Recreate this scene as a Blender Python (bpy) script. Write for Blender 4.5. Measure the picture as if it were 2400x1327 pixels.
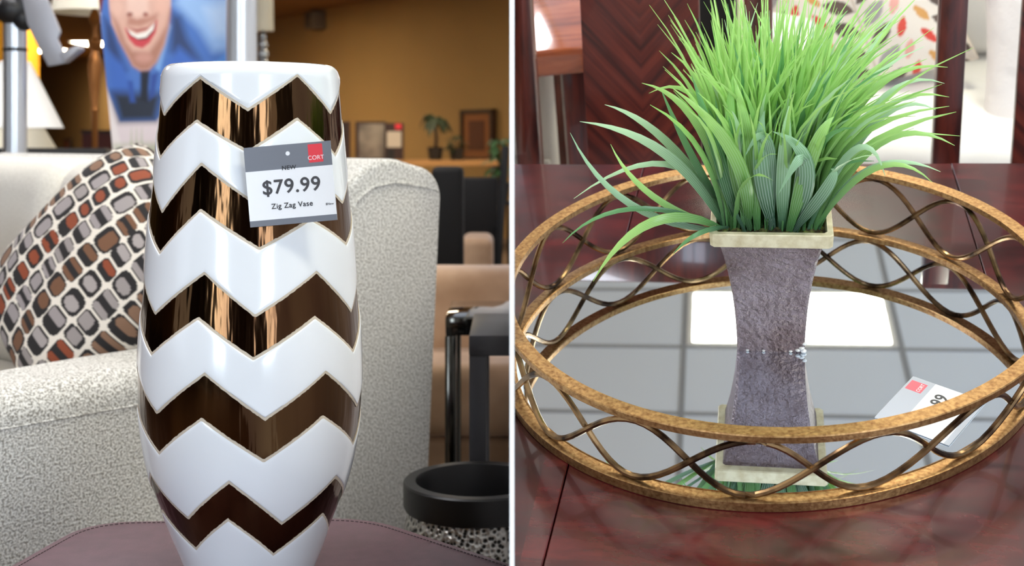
import bpy, bmesh, math, random
import numpy as np
from mathutils import Matrix, Vector

for o in list(bpy.data.objects):
    bpy.data.objects.remove(o)
SC = bpy.context.scene
COL = SC.collection

# ------------------------------------------------------------------ camera
F_PX = 3000.0
EYE = 0.95
cam_d = bpy.data.cameras.new('camera')
cam = bpy.data.objects.new('camera', cam_d)
COL.objects.link(cam)
cam.location = (0, 0, EYE)
cam.rotation_euler = (math.radians(90), 0, 0)
cam_d.sensor_width = 36
cam_d.lens = 36 * F_PX / 2400
cam_d.shift_y = -(663.5 - 330) / 2400
cam_d.clip_start = 0.05
cam_d.dof.use_dof = True
cam_d.dof.focus_distance = 1.33
cam_d.dof.aperture_fstop = 7.0
SC.camera = cam

# ------------------------------------------------------------------ world, exposure
w = bpy.data.worlds.new('daylight')
SC.world = w
w.use_nodes = True
w.node_tree.nodes['Background'].inputs[0].default_value = (0.80, 0.88, 1.0, 1)
w.node_tree.nodes['Background'].inputs[1].default_value = 0.9
vs = SC.view_settings
vs.view_transform = 'Standard'
vs.look = 'None'
vs.gamma = 1
vs.use_curve_mapping = False
vs.exposure = 0.0
WINDOW_STRENGTH = 12.0
TROFFER_L = 27.0
FILL_N = 16.5
TROFFER_R = 32.0

# ------------------------------------------------------------------ two rooms, either side of an added thin white divider
# the right-hand room is tilted whole for its steeper view, so its room has its own axes
YAW, TILT, HR = math.radians(-11.2548), math.radians(24.787), 1.58
M_R = Matrix.Translation((0, 0, EYE)) @ Matrix.Rotation(YAW, 4, 'Z') @ Matrix.Rotation(TILT, 4, 'X') @ Matrix.Translation((0, 0, -HR))
M_L = Matrix.Identity(4)
HALF = 0.0016
ROOM = {}
CUR = ['L']


def lin(r, g, b):
    f = lambda c: (c / 255) / 12.92 if c / 255 <= 0.04045 else ((c / 255 + 0.055) / 1.055) ** 2.4
    return (f(r), f(g), f(b))


# ------------------------------------------------------------------ materials
MATS = {}


def nt(name):
    m = bpy.data.materials.new(name)
    m.use_nodes = True
    t = m.node_tree
    return m, t, t.nodes['Principled BSDF']


def mat(name, rgb, rough=0.5, metal=0.0, var=None, bump=None, coat=0.0, spec=0.5, sheen=0.0, emit=None, trans=0.0, stretch=None):
    """rgb in 0-255 sRGB. var=(scale, detail, rgb2, lo, hi): noise mix. bump=(scale, strength, distance)."""
    if name in MATS:
        return MATS[name]
    m, t, p = nt(name)
    c = lin(*rgb)
    p.inputs['Base Color'].default_value = (*c, 1)
    p.inputs['Roughness'].default_value = rough
    p.inputs['Metallic'].default_value = metal
    p.inputs['Coat Weight'].default_value = coat
    p.inputs['Coat Roughness'].default_value = 0.08
    p.inputs['Specular IOR Level'].default_value = spec
    p.inputs['Sheen Weight'].default_value = sheen
    p.inputs['Transmission Weight'].default_value = trans
    N = t.nodes
    L = t.links
    tc = N.new('ShaderNodeTexCoord')
    src = tc.outputs['Object']
    if stretch:
        mp = N.new('ShaderNodeMapping')
        mp.inputs['Scale'].default_value = stretch
        L.new(src, mp.inputs['Vector'])
        src = mp.outputs['Vector']
    if var:
        sc, det, rgb2, lo, hi = var
        n = N.new('ShaderNodeTexNoise')
        n.inputs['Scale'].default_value = sc
        n.inputs['Detail'].default_value = det
        L.new(src, n.inputs['Vector'])
        r = N.new('ShaderNodeValToRGB')
        r.color_ramp.elements[0].position = lo
        r.color_ramp.elements[1].position = hi
        r.color_ramp.elements[0].color = (*c, 1)
        r.color_ramp.elements[1].color = (*lin(*rgb2), 1)
        L.new(n.outputs['Fac'], r.inputs['Fac'])
        L.new(r.outputs['Color'], p.inputs['Base Color'])
    if bump:
        sc, st, di = bump
        n = N.new('ShaderNodeTexNoise')
        n.inputs['Scale'].default_value = sc
        n.inputs['Detail'].default_value = 3
        L.new(src, n.inputs['Vector'])
        b = N.new('ShaderNodeBump')
        b.inputs['Strength'].default_value = st
        b.inputs['Distance'].default_value = di
        L.new(n.outputs['Fac'], b.inputs['Height'])
        L.new(b.outputs['Normal'], p.inputs['Normal'])
    if emit:
        p.inputs['Emission Color'].default_value = (*lin(*emit[0]), 1)
        p.inputs['Emission Strength'].default_value = emit[1]
    MATS[name] = m
    return m


def mat_attr(name, rough=0.85, bump=(500, 0.3, 0.001)):
    m, t, p = nt(name)
    a = t.nodes.new('ShaderNodeAttribute')
    a.attribute_name = 'print'
    t.links.new(a.outputs['Color'], p.inputs['Base Color'])
    p.inputs['Roughness'].default_value = rough
    if bump:
        tc = t.nodes.new('ShaderNodeTexCoord')
        n = t.nodes.new('ShaderNodeTexNoise')
        n.inputs['Scale'].default_value = bump[0]
        t.links.new(tc.outputs['Object'], n.inputs['Vector'])
        b = t.nodes.new('ShaderNodeBump')
        b.inputs['Strength'].default_value = bump[1]
        b.inputs['Distance'].default_value = bump[2]
        t.links.new(n.outputs['Fac'], b.inputs['Height'])
        t.links.new(b.outputs['Normal'], p.inputs['Normal'])
    return m


def mat_leaf(name, a, b, stripe=0.0, bright=1.0):
    """blade colour running from base (a) to tip (b) along V, pale veins across U, raised to paint in highlights."""
    m, t, p = nt(name)
    N, L = t.nodes, t.links
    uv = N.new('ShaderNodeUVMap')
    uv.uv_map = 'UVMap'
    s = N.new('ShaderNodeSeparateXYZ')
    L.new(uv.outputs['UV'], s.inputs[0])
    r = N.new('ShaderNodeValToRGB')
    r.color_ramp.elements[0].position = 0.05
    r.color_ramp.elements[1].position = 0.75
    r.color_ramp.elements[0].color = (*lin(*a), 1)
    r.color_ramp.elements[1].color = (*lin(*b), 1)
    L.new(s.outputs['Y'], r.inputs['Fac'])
    mu = N.new('ShaderNodeMath')
    mu.operation = 'MULTIPLY'
    mu.inputs[1].default_value = 6.2832 * 6
    L.new(s.outputs['X'], mu.inputs[0])
    si = N.new('ShaderNodeMath')
    si.operation = 'SINE'
    L.new(mu.outputs[0], si.inputs[0])
    mr = N.new('ShaderNodeMapRange')
    mr.inputs['From Min'].default_value = 0.0
    mr.inputs['From Max'].default_value = 1.0
    mr.inputs['To Min'].default_value = 0
    mr.inputs['To Max'].default_value = stripe
    L.new(si.outputs[0], mr.inputs['Value'])
    mx = N.new('ShaderNodeMix')
    mx.data_type = 'RGBA'
    mx.inputs['B'].default_value = (*lin(222, 240, 226), 1)  # vein colour, doubling as painted highlights
    L.new(mr.outputs[0], mx.inputs['Factor'])
    L.new(r.outputs['Color'], mx.inputs['A'])
    L.new(mx.outputs['Result'], p.inputs['Base Color'])
    p.inputs['Roughness'].default_value = 0.34
    p.inputs['Specular IOR Level'].default_value = 0.45
    tr = N.new('ShaderNodeBsdfTranslucent')
    L.new(mx.outputs['Result'], tr.inputs['Color'])
    ms = N.new('ShaderNodeMixShader')
    ms.inputs[0].default_value = 0.22
    L.new(p.outputs[0], ms.inputs[1])
    L.new(tr.outputs[0], ms.inputs[2])
    L.new(ms.outputs[0], N['Material Output'].inputs['Surface'])
    return m


def mat_wood(name, dark, mid, light, axis=(1, 1, 1), chevron=False, rough=0.28, coat=0.5, scale=9.0, patch=False):
    m, t, p = nt(name)
    N, L = t.nodes, t.links
    tc = N.new('ShaderNodeTexCoord')
    src = tc.outputs['Object']
    if chevron:
        sp = N.new('ShaderNodeSeparateXYZ')
        L.new(src, sp.inputs[0])
        ab = N.new('ShaderNodeMath')
        ab.operation = 'ABSOLUTE'
        L.new(sp.outputs['X'], ab.inputs[0])

        def comb(k1, k2):
            a = N.new('ShaderNodeMath')
            a.operation = 'MULTIPLY'
            a.inputs[1].default_value = k1
            L.new(ab.outputs[0], a.inputs[0])
            b = N.new('ShaderNodeMath')
            b.operation = 'MULTIPLY_ADD'
            b.inputs[1].default_value = k2
            L.new(sp.outputs['Z'], b.inputs[0])
            L.new(a.outputs[0], b.inputs[2])
            return b.outputs[0]
        cb = N.new('ShaderNodeCombineXYZ')
        L.new(comb(0.66, 0.75), cb.inputs[0])      # along the grain
        L.new(comb(-0.75, 0.66), cb.inputs[1])     # across it
        src = cb.outputs[0]
    mp = N.new('ShaderNodeMapping')
    mp.inputs['Scale'].default_value = axis
    L.new(src, mp.inputs['Vector'])
    n = N.new('ShaderNodeTexNoise')
    n.inputs['Scale'].default_value = scale
    n.inputs['Detail'].default_value = 5
    n.inputs['Roughness'].default_value = 0.6
    n.inputs['Distortion'].default_value = 0.4
    L.new(mp.outputs['Vector'], n.inputs['Vector'])
    r = N.new('ShaderNodeValToRGB')
    e = r.color_ramp.elements
    e[0].position = 0.34
    e[0].color = (*lin(*dark), 1)
    e[1].position = 0.68
    e[1].color = (*lin(*light), 1)
    k = e.new(0.5)
    k.color = (*lin(*mid), 1)
    L.new(n.outputs['Fac'], r.inputs['Fac'])
    out = r.outputs['Color']
    if patch:
        # matched veneer blocks of differing tone
        br = N.new('ShaderNodeTexBrick')
        br.inputs['Scale'].default_value = 1.0
        br.inputs['Brick Width'].default_value = 0.34
        br.inputs['Row Height'].default_value = 0.075
        br.inputs['Mortar Size'].default_value = 0.0
        br.inputs['Color1'].default_value = (0.6, 0.62, 0.7, 1)
        br.inputs['Color2'].default_value = (1.75, 1.2, 1.2, 1)
        mp2 = N.new('ShaderNodeMapping')
        mp2.inputs['Rotation'].default_value = (0, 0, math.radians(90))
        L.new(src, mp2.inputs['Vector'])
        L.new(mp2.outputs['Vector'], br.inputs['Vector'])
        mx = N.new('ShaderNodeMix')
        mx.data_type = 'RGBA'
        mx.blend_type = 'MULTIPLY'
        mx.inputs['Factor'].default_value = 0.75
        L.new(out, mx.inputs['A'])
        L.new(br.outputs['Color'], mx.inputs['B'])
        out = mx.outputs['Result']
    L.new(out, p.inputs['Base Color'])
    p.inputs['Roughness'].default_value = rough
    p.inputs['Coat Weight'].default_value = coat
    p.inputs['Coat Roughness'].default_value = 0.07
    return m


FABRIC = mat('oatmeal_fabric', (234, 232, 227), 0.9, var=(300, 2, (142, 138, 130), 0.40, 0.64), bump=(300, 0.8, 0.005), sheen=0.2)
FABRIC_CUSH = mat('cream_fabric', (226, 222, 212), 0.9, var=(300, 2, (205, 200, 190), 0.4, 0.7), bump=(300, 0.4, 0.003))
WHITE_GLAZE = mat('white_glaze', (230, 234, 238), 0.16, coat=0.6, spec=0.5, bump=(14, 0.05, 0.01))
BISQUE = mat('unglazed_edge', (196, 184, 166), 0.75, bump=(900, 0.4, 0.001))
BRONZE = mat('bronze_glaze', (102, 76, 50), 0.11, metal=1.0, var=(22, 3, (70, 47, 32), 0.36, 0.66), bump=(46, 0.5, 0.004), stretch=(1, 1, 0.10))
LEATHER = mat('burgundy_leather', (90, 58, 68), 0.45, var=(60, 3, (78, 48, 57), 0.3, 0.7), bump=(700, 0.25, 0.001))
STITCH = mat('dark_thread', (40, 26, 30), 0.7)
STEEL = mat('satin_aluminium', (205, 208, 212), 0.3, metal=0.75)
PLATE = mat('grey_metal_plate', (158, 158, 164), 0.4, metal=0.3)
BLACKP = mat('black_plastic', (18, 18, 20), 0.45)
BLACKL = mat('black_leather', (14, 13, 13), 0.6, spec=0.25, bump=(200, 0.2, 0.002))
SHADE = mat('white_lamp_shade', (240, 238, 232), 0.8)
CREAMSHADE = mat('cream_lamp_shade', (236, 228, 205), 0.8)
BRASS = mat('aged_brass', (150, 96, 48), 0.35, metal=0.7)
CRYSTAL = mat('cut_crystal', (190, 196, 202), 0.08, metal=0.6)
GOLDWALL = mat('ochre_wall_paint', (168, 134, 82), 0.85, var=(0.6, 2, (158, 124, 74), 0.3, 0.7))
YELLOW = mat('yellow_wall_paint', (226, 165, 40), 0.8)
CEIL_L = mat('tan_ceiling_paint', (150, 112, 68), 0.9)
FLOOR_L = mat('brown_carpet', (110, 88, 66), 0.95, bump=(300, 0.4, 0.004))
DARKWALL = mat('umber_wall_paint', (62, 48, 38), 0.8)
PANEL_W = mat('white_divider_board', (250, 250, 250), 0.6, emit=None)
TAN = mat('tan_suede', (196, 162, 130), 0.85, var=(9, 3, (172, 136, 104), 0.35, 0.7), sheen=0.3)
CHROME = mat('smoked_chrome', (92, 90, 84), 0.12, metal=1.0)
BLKGLASS = mat('black_glass', (16, 16, 16), 0.06, coat=0.5)
GUNMETAL = mat('grey_powder_coat', (46, 46, 49), 0.45, metal=0.2, bump=(300, 0.15, 0.001))
BLKGLAZE = mat('black_ceramic', (12, 12, 13), 0.38, spec=0.35)
BLKGLOSS = mat('black_gloss_lining', (20, 21, 24), 0.12, bump=(25, 0.9, 0.02))
DKWOOD = mat('dark_brown_wood', (58, 36, 24), 0.4)
LTWOOD = mat('honey_wood', (190, 140, 84), 0.5)
PALMG = mat('dark_palm_green', (40, 52, 28), 0.6)
FICUSG = mat('ficus_green', (84, 122, 70), 0.55)
TERRA = mat('terracotta', (150, 84, 56), 0.8)
DKPOT = mat('dark_planter', (36, 30, 26), 0.6)
CARDW = mat('white_card', (240, 242, 246), 0.45)
CARDG = mat('grey_card_print', (112, 116, 126), 0.45)
CARDR = mat('red_card_print', (226, 48, 62), 0.45)
INK = mat('charcoal_ink', (66, 66, 70), 0.6)
INKD = mat('black_ink', (44, 44, 48), 0.6)
WHITEINK = mat('white_ink', (245, 235, 236), 0.6)

# ------------------------------------------------------------------ mesh helpers


class MB:
    def __init__(s):
        s.v, s.f, s.uv = [], [], None

    def add(s, v, f):
        n = len(s.v)
        s.v += [tuple(map(float, q)) for q in v]
        s.f += [tuple(i + n for i in q) for q in f]
        return s

    def bm(s, b, M=None):
        if M is not None:
            bmesh.ops.transform(b, matrix=M, verts=b.verts)
        b.verts.index_update()
        s.add([q.co for q in b.verts], [[q.index for q in f.verts] for f in b.faces])
        b.free()
        return s

    def box(s, x0, x1, y0, y1, z0, z1, bev=0.0, seg=2, M=None):
        b = bmesh.new()
        bmesh.ops.create_cube(b, size=1)
        for q in b.verts:
            q.co = Vector(((x0 + x1) / 2 + q.co.x * (x1 - x0), (y0 + y1) / 2 + q.co.y * (y1 - y0), (z0 + z1) / 2 + q.co.z * (z1 - z0)))
        if bev:
            bmesh.ops.bevel(b, geom=b.edges[:], offset=bev, segments=seg, affect='EDGES', profile=0.5)
        return s.bm(b, M)

    def prism(s, pts, h, axis='y', bev=0.0, seg=3, at=0.0, M=None):
        """closed 2-D outline extruded by h. axis y: pts are (x,z); axis z: pts are (x,y); axis x: pts are (y,z)."""
        b = bmesh.new()
        lift = {'y': lambda a, c, k: (a, k, c), 'z': lambda a, c, k: (a, c, k), 'x': lambda a, c, k: (k, a, c)}[axis]
        lo = [b.verts.new(lift(a, c, at)) for a, c in pts]
        hi = [b.verts.new(lift(a, c, at + h)) for a, c in pts]
        n = len(pts)
        b.faces.new(lo)
        b.faces.new(hi[::-1])
        for i in range(n):
            b.faces.new((lo[i], hi[i], hi[(i + 1) % n], lo[(i + 1) % n]))
        bmesh.ops.recalc_face_normals(b, faces=b.faces[:])
        if bev:
            es = [e for e in b.edges if len(e.link_faces) == 2 and e.calc_face_angle(0) > 0.6]
            bmesh.ops.bevel(b, geom=es, offset=bev, segments=seg, affect='EDGES', profile=0.5)
        return s.bm(b, M)

    def lathe(s, prof, n=48, c=(0, 0, 0), closed=False):
        v, f = [], []
        m = len(prof)
        for i in range(n):
            a = 2 * math.pi * i / n
            for r, z in prof:
                v.append((c[0] + r * math.cos(a), c[1] + r * math.sin(a), c[2] + z))
        for i in range(n):
            j = (i + 1) % n
            for k in range(m if closed else m - 1):
                k2 = (k + 1) % m
                f.append((i * m + k, j * m + k, j * m + k2, i * m + k2))
        return s.add(v, f)

    def tube(s, pts, r, n=8, closed=False, cap=True):
        P = [Vector(p) for p in pts]
        m = len(P)
        R = r if hasattr(r, '__len__') else [r] * m
        v, f = [], []
        up = None
        for i in range(m):
            a = P[(i - 1) % m] if (closed or i > 0) else P[i]
            b = P[(i + 1) % m] if (closed or i < m - 1) else P[i]
            t = (b - a).normalized()
            if up is None:
                up = Vector((0, 0, 1)) if abs(t.z) < 0.9 else Vector((1, 0, 0))
            x = t.cross(up)
            if x.length < 1e-6:
                x = t.orthogonal()
            x.normalize()
            y = x.cross(t).normalized()
            up = y
            for k in range(n):
                q = 2 * math.pi * k / n
                v.append(P[i] + x * (R[i] * math.cos(q)) + y * (R[i] * math.sin(q)))
        for i in range(m if closed else m - 1):
            j = (i + 1) % m
            for k in range(n):
                k2 = (k + 1) % n
                f.append((i * n + k, i * n + k2, j * n + k2, j * n + k))
        if cap and not closed:
            f.append(tuple(range(n))[::-1])
            f.append(tuple((m - 1) * n + k for k in range(n)))
        return s.add(v, f)

    def ball(s, c, r, n=12, sz=1.0):
        prof = [(max(r * math.sin(math.pi * i / n), 1e-5), -r * sz * math.cos(math.pi * i / n)) for i in range(n + 1)]
        return s.lathe(prof, n * 2, c)

    def build(s, name, m, parent=None, smooth=True, angle=35):
        me = bpy.data.meshes.new(name)
        me.from_pydata(s.v, [], s.f)
        b = bmesh.new()
        b.from_mesh(me)
        bmesh.ops.remove_doubles(b, verts=b.verts, dist=1e-6)
        bmesh.ops.recalc_face_normals(b, faces=b.faces[:])
        b.to_mesh(me)
        b.free()
        if m:
            me.materials.append(m)
        if smooth:
            for p in me.polygons:
                p.use_smooth = True
            me.set_sharp_from_angle(angle=math.radians(angle))
        o = bpy.data.objects.new(name, me)
        COL.objects.link(o)
        o.parent = parent
        if parent is None:
            ROOM[o.name] = CUR[0]
        return o


def thing(name, label, cat, loc=(0, 0, 0), rz=0.0, group=None):
    o = bpy.data.objects.new(name, None)
    COL.objects.link(o)
    o.empty_display_size = 0.05
    o.matrix_basis = Matrix.Translation(loc) @ Matrix.Rotation(rz, 4, 'Z')
    ROOM[o.name] = CUR[0]
    return tag(o, label, cat, group)


def tag(o, label, cat=None, group=None):
    o['label'] = label
    if cat:
        o['category'] = cat
    if group:
        o['group'] = group
    return o


def struct(o, label=None):
    o['kind'] = 'structure'
    if label:
        o['label'] = label
    return o


def text(body, size, m, parent, M, name='lettering', bold=0.0, align='CENTER'):
    c = bpy.data.curves.new(name, 'FONT')
    c.body = body
    c.size = size
    c.align_x = align
    c.align_y = 'CENTER'
    c.space_character = 1.08 if bold else 1.0
    c.extrude = 0.00008
    c.materials.append(m)
    tmp = bpy.data.objects.new(name, c)
    COL.objects.link(tmp)
    dg = bpy.context.evaluated_depsgraph_get()
    me = bpy.data.meshes.new_from_object(tmp.evaluated_get(dg))
    bpy.data.objects.remove(tmp)
    bpy.data.curves.remove(c)
    if bold:   # heavier strokes: the outline laid down again a hair to either side
        b = bmesh.new()
        for q, (dx, dy) in enumerate(((0, 0), (bold, 0), (-bold, 0), (0, bold), (0, -bold))):
            k = len(b.verts)
            b.from_mesh(me)
            b.verts.ensure_lookup_table()
            for vv in b.verts[k:]:
                vv.co += Vector((dx, dy, q * 0.00001))
        b.to_mesh(me)
        b.free()
    me.transform(M)
    me.name = name
    o = bpy.data.objects.new(name, me)
    COL.objects.link(o)
    o.parent = parent
    return o


def paint(o, rgb):
    """flat print: one linear colour per vertex."""
    a = o.data.color_attributes.new('print', 'FLOAT_COLOR', 'POINT')
    a.data.foreach_set('color', np.c_[rgb, np.ones(len(rgb))].astype(np.float32).ravel())


# =====================================================================================================
#                                     LEFT ROOM: structure
# =====================================================================================================
CUR[0] = 'L'
ZC = 2.6
# far wall runs from far left to near right
WALLP = [(-13.2, 32.9), (0.0, 12.4)]
o = MB().prism([(-13.0, -2.5), (0.0, -2.5), (0.0, 12.5), (-13.0, 32.8)], -0.1, 'z').build('floor_left', FLOOR_L, smooth=False)
struct(o, 'brown carpet floor of the showroom')
o = MB().prism([(-13.0, -2.5), (-0.6, -2.5), (-0.6, 8.0), (0.0, 8.0), (0.0, 12.5), (-13.0, 32.8)], 0.1, 'z', at=ZC).build('ceiling_left', CEIL_L, smooth=False)
struct(o, 'tan painted ceiling')
o = MB().prism([WALLP[0], WALLP[1], (0.0, 12.6), (-13.2, 33.1)], ZC + 0.1, 'z').build('wall_back', GOLDWALL, smooth=False)
struct(o, 'ochre painted far wall of the showroom')
o = MB().box(-13.1, -13.0, -2.5, 33, 0, ZC).build('wall_left', GOLDWALL, smooth=False)
struct(o, 'ochre side wall')
o = MB().box(-5.9, -5.32, 14.0, 14.4, 0, ZC).build('wall_pier', YELLOW, smooth=False)
struct(o, 'yellow painted wall pier behind the lamp shades')

# unseen wall added behind the viewpoint for dark reflections, with two lit windows
WINS = [('window_1', -2.2, -1.2), ('window_2', 1.3, 3.1)]  # the right window is added to light the right room
xs = [-6.0, -2.2, -1.2, 1.3, 3.1, 6.0]
m = MB()
for i in range(0, 5, 2):
    m.box(xs[i], xs[i + 1], -2.7, -2.6, 0, 3.2)
for n_, a, b in WINS:
    m.box(a, b, -2.7, -2.6, 0, 0.35)
    m.box(a, b, -2.7, -2.6, 2.45, 3.2)
struct(m.build('wall_front', DARKWALL, smooth=False), 'dark wall added behind the viewpoint for reflections')
DAY = mat('daylit_pane', (235, 244, 255), 0.3, emit=((226, 240, 255), WINDOW_STRENGTH))
for n_, a, b in WINS:
    r = bpy.data.objects.new(n_, None)
    COL.objects.link(r)
    ROOM[r.name] = 'W'
    struct(r)
    k = MB().box(a + 0.03, b - 0.03, -2.66, -2.65, 0.38, 2.42).build('pane', DAY, r, smooth=False)
    f = MB()
    f.box(a, a + 0.04, -2.68, -2.58, 0.35, 2.45).box(b - 0.04, b, -2.68, -2.58, 0.35, 2.45)
    f.box(a, b, -2.68, -2.58, 0.35, 0.39).box(a, b, -2.68, -2.58, 2.41, 2.45)
    f.box((a + b) / 2 - 0.02, (a + b) / 2 + 0.02, -2.68, -2.58, 0.35, 2.45)
    f.build('window_frame', BLACKP, r, smooth=False)
ROOM['wall_front'] = 'W'

# divider board, added to part the rooms and their light
o = MB().prism([(0.9, 0.0), (12.6, 0.0), (12.6, 2.62), (3.0, 1.40), (2.1, 0.90), (1.05, 0.90), (1.0, 1.12), (0.9, 1.12)], 2 * HALF, 'x', at=-HALF).build('wall_divider', PANEL_W, smooth=False)
struct(o, 'thin white board added between the two displays, seen edge on')
ROOM[o.name] = 'W'

# ceiling lights of the left room; those out of view are added for brightness
PAN_L = mat('warm_light_panel', (255, 246, 220), 0.5, emit=((255, 236, 204), TROFFER_L))
PAN_N = mat('neutral_fill_panel', (250, 250, 250), 0.5, emit=((250, 250, 255), FILL_N))
TRIMW = mat('white_fixture_trim', (235, 235, 230), 0.5)


def troffer(loc, label, panel, sx=1.2, sy=0.6, rz=0.0):
    t = thing('ceiling_light', label, 'ceiling light', loc, rz, 'recessed ceiling lights')
    MB().box(-sx / 2, sx / 2, -sy / 2, sy / 2, -0.012, -0.004).build('diffuser', panel, t, smooth=False)
    f = MB()
    for s in (-1, 1):
        f.box(-sx / 2 - 0.03, sx / 2 + 0.03, s * (sy / 2 + 0.015) - 0.015, s * (sy / 2 + 0.015) + 0.015, -0.018, 0.0)
        f.box(s * (sx / 2 + 0.015) - 0.015, s * (sx / 2 + 0.015) + 0.015, -sy / 2, sy / 2, -0.018, 0.0)
    f.build('frame', TRIMW, t, smooth=False)
    return t


for i, (x, y) in enumerate([(-8.4, 23.2), (-6.9, 21.6)]):
    troffer((x, y, ZC), ['bright recessed ceiling light low beside the yellow pier', 'bright recessed ceiling light beyond the grey sign plate'][i], PAN_L, 0.8, 1.0)
for i, (x, y) in enumerate([(-1.2, 9.6), (-3.6, 13.6), (-4.5, 13.9)]):  # added unseen lamps that lift the far wall
    troffer((x, y, ZC), 'warm recessed ceiling light added to brighten the ochre wall, out of the picture', PAN_L)
for i, (x, y) in enumerate([(-1.3, 3.9), (-3.4, 5.2), (-1.5, 1.3)]):  # added unseen fill over the sofa and nearby seats
    troffer((x, y, ZC), 'white recessed ceiling light added to brighten the oatmeal sofa, out of the picture', PAN_N)

# =====================================================================================================
#                                     VASE on the leather table
# =====================================================================================================
VX, VY, TZ = -0.2727, 1.34, 0.4955
PROF = [(1.0282, 0.0840), (1.0225, 0.0885), (1.0161, 0.0904), (0.9933, 0.0926), (0.9491, 0.096), (0.9, 0.1008), (0.8607, 0.105), (0.8205, 0.1077), (0.7892, 0.1099), (0.7593, 0.1129), (0.7267, 0.1147), (0.6999, 0.1151), (0.6775, 0.1147), (0.6588, 0.1129), (0.6306, 0.109), (0.6043, 0.1034), (0.5837, 0.0969), (0.5659, 0.0891), (0.5346, 0.0773), (0.5091, 0.0669), (0.4966, 0.0621)]
pz = np.array([p[0] for p in PROF][::-1])
pr = np.array([p[1] for p in PROF][::-1])
zz = np.linspace(pz[0], 1.0161, 160)
rr = np.interp(zz, pz, pr)
ker = np.ones(13) / 13
rs = np.convolve(np.r_[np.full(6, rr[0]) - np.arange(6, 0, -1) * (rr[1] - rr[0]), rr, np.full(6, rr[-1])], ker, 'valid')
zz = np.r_[zz, 1.0195, 1.0225, 1.0250, 1.0268, 1.0282]
rs = np.r_[rs, 0.0898, 0.0887, 0.0870, 0.0852, 0.0825]


def vr(z):
    return float(np.interp(z, zz, rs))


BANDS = [
    [(-54.4, 0.9744), (-21.1, 1.0107), (9.4, 0.9787), (40.7, 1.0136), (68.5, 0.9770)],
    [(-55.2, 0.9342), (-22.4, 0.9709), (9.5, 0.9409), (39.4, 0.9732), (70.7, 0.9369)],
    [(-45.7, 0.8782), (-17.6, 0.9263), (13.2, 0.8880), (40.7, 0.9213), (74.4, 0.8848)],
    [(-44.6, 0.8405), (-16.6, 0.8842), (15.5, 0.8469), (44.8, 0.8740), (74.7, 0.8455)],
    [(-45.3, 0.7780), (-12.8, 0.8208), (13.3, 0.7796), (47.1, 0.8187), (75.3, 0.7738)],
    [(-46.1, 0.7411), (-15.4, 0.7806), (12.4, 0.7419), (44.7, 0.7777), (74.3, 0.7362)],
    [(-40.7, 0.6819), (-11.0, 0.7250), (17.8, 0.6805), (50.2, 0.7199), (80.1, 0.6750)],
    [(-41.8, 0.6441), (-12.7, 0.6843), (17.5, 0.6422), (48.6, 0.6791), (80.8, 0.6380)],
    [(-28.5, 0.5774), (0.1, 0.6195), (29.7, 0.5714), (64.3, 0.6086), (96.0, 0.5720)],
    [(-29.9, 0.5464), (-2.0, 0.5827), (27.0, 0.5410), (61.7, 0.5732), (94.0, 0.5350)],
]


def full_band(b):
    pts = list(b)
    gap = (b[0][0] + 360 - b[-1][0]) / 8
    hi = np.mean([b[1][1], b[3][1]])
    lo = np.mean([b[0][1], b[2][1], b[4][1]])
    for k in range(1, 8):
        pts.append((b[-1][0] + gap * k, hi if k % 2 else lo))
    return pts


NT = 360
CURV = []
for bi, b in enumerate(BANDS):
    p = full_band(b)
    a0 = p[0][0]
    th = [a0 + 360 * i / NT for i in range(NT)]
    # put exact samples on the zig-zag corners
    for q in p:
        i = int(round((q[0] - a0) / 360 * NT)) % NT
        th[i] = q[0]
    z = np.interp(th, [q[0] for q in p] + [a0 + 360], [q[1] for q in p] + [p[0][1]])
    rnd = random.Random(bi)
    CURV.append((np.array(th), np.array(z)))

ANG = np.arange(0, 360, 1.0)


def curve_at(bi, off=0.0):
    th, z = CURV[bi]
    return np.interp(ANG, np.r_[th - 360, th, th + 360], np.r_[z, z, z]) + off


def ring_point(a, r, z):
    q = math.radians(a)
    return (r * math.sin(q), -r * math.cos(q), z)


vase = thing('zigzag_vase', 'tall white vase with glossy bronze zigzag bands on the leather table', 'vase', (VX, VY, 0))
body = MB()
pf = [(vr(z) - 0.0004, z) for z in np.linspace(0.4966, 1.0161, 70)]
pf += [(0.079, 1.012), (0.076, 0.99), (0.09, 0.85), (0.1, 0.7), (0.07, 0.54), (0.001, 0.52)]
pf = [(0.001, 0.4958), (0.058, 0.4958)] + pf
body.lathe(pf, 144).build('bronze_glaze_body', BRONZE, vase, angle=60)


def band(top, bot, name, m, h, inset_t, inset_b, rows=9):
    """raised band between two zig-zag curves (arrays over ANG)."""
    t = top - inset_t
    b = bot + inset_b
    v, f = [], []
    n = len(ANG)
    ts = np.linspace(0, 1, rows)
    # rounded shoulder near both edges
    spec = [(0.0, -0.002)] + [(0.0, h * 0.55)] + [(0.0016, h * 0.9)] + [(None, h)] * rows + [(-0.0016, h * 0.9), (-0.0, h * 0.55), (-0.0, -0.002)]
    for i in range(n):
        for k, (e, hh) in enumerate(spec):
            if e is None:
                u = ts[k - 3]
                z = (t[i] - 0.0038) * (1 - u) + (b[i] + 0.0038) * u
            elif k < 3:
                z = t[i] - e
            else:
                z = b[i] - e
            v.append(ring_point(ANG[i], vr(z) + hh, z))
    mm = len(spec)
    for i in range(n):
        j = (i + 1) % n
        for k in range(mm - 1):
            f.append((i * mm + k, j * mm + k, j * mm + k + 1, i * mm + k + 1))
    return MB().add(v, f).build(name, m, vase, angle=75)


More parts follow.
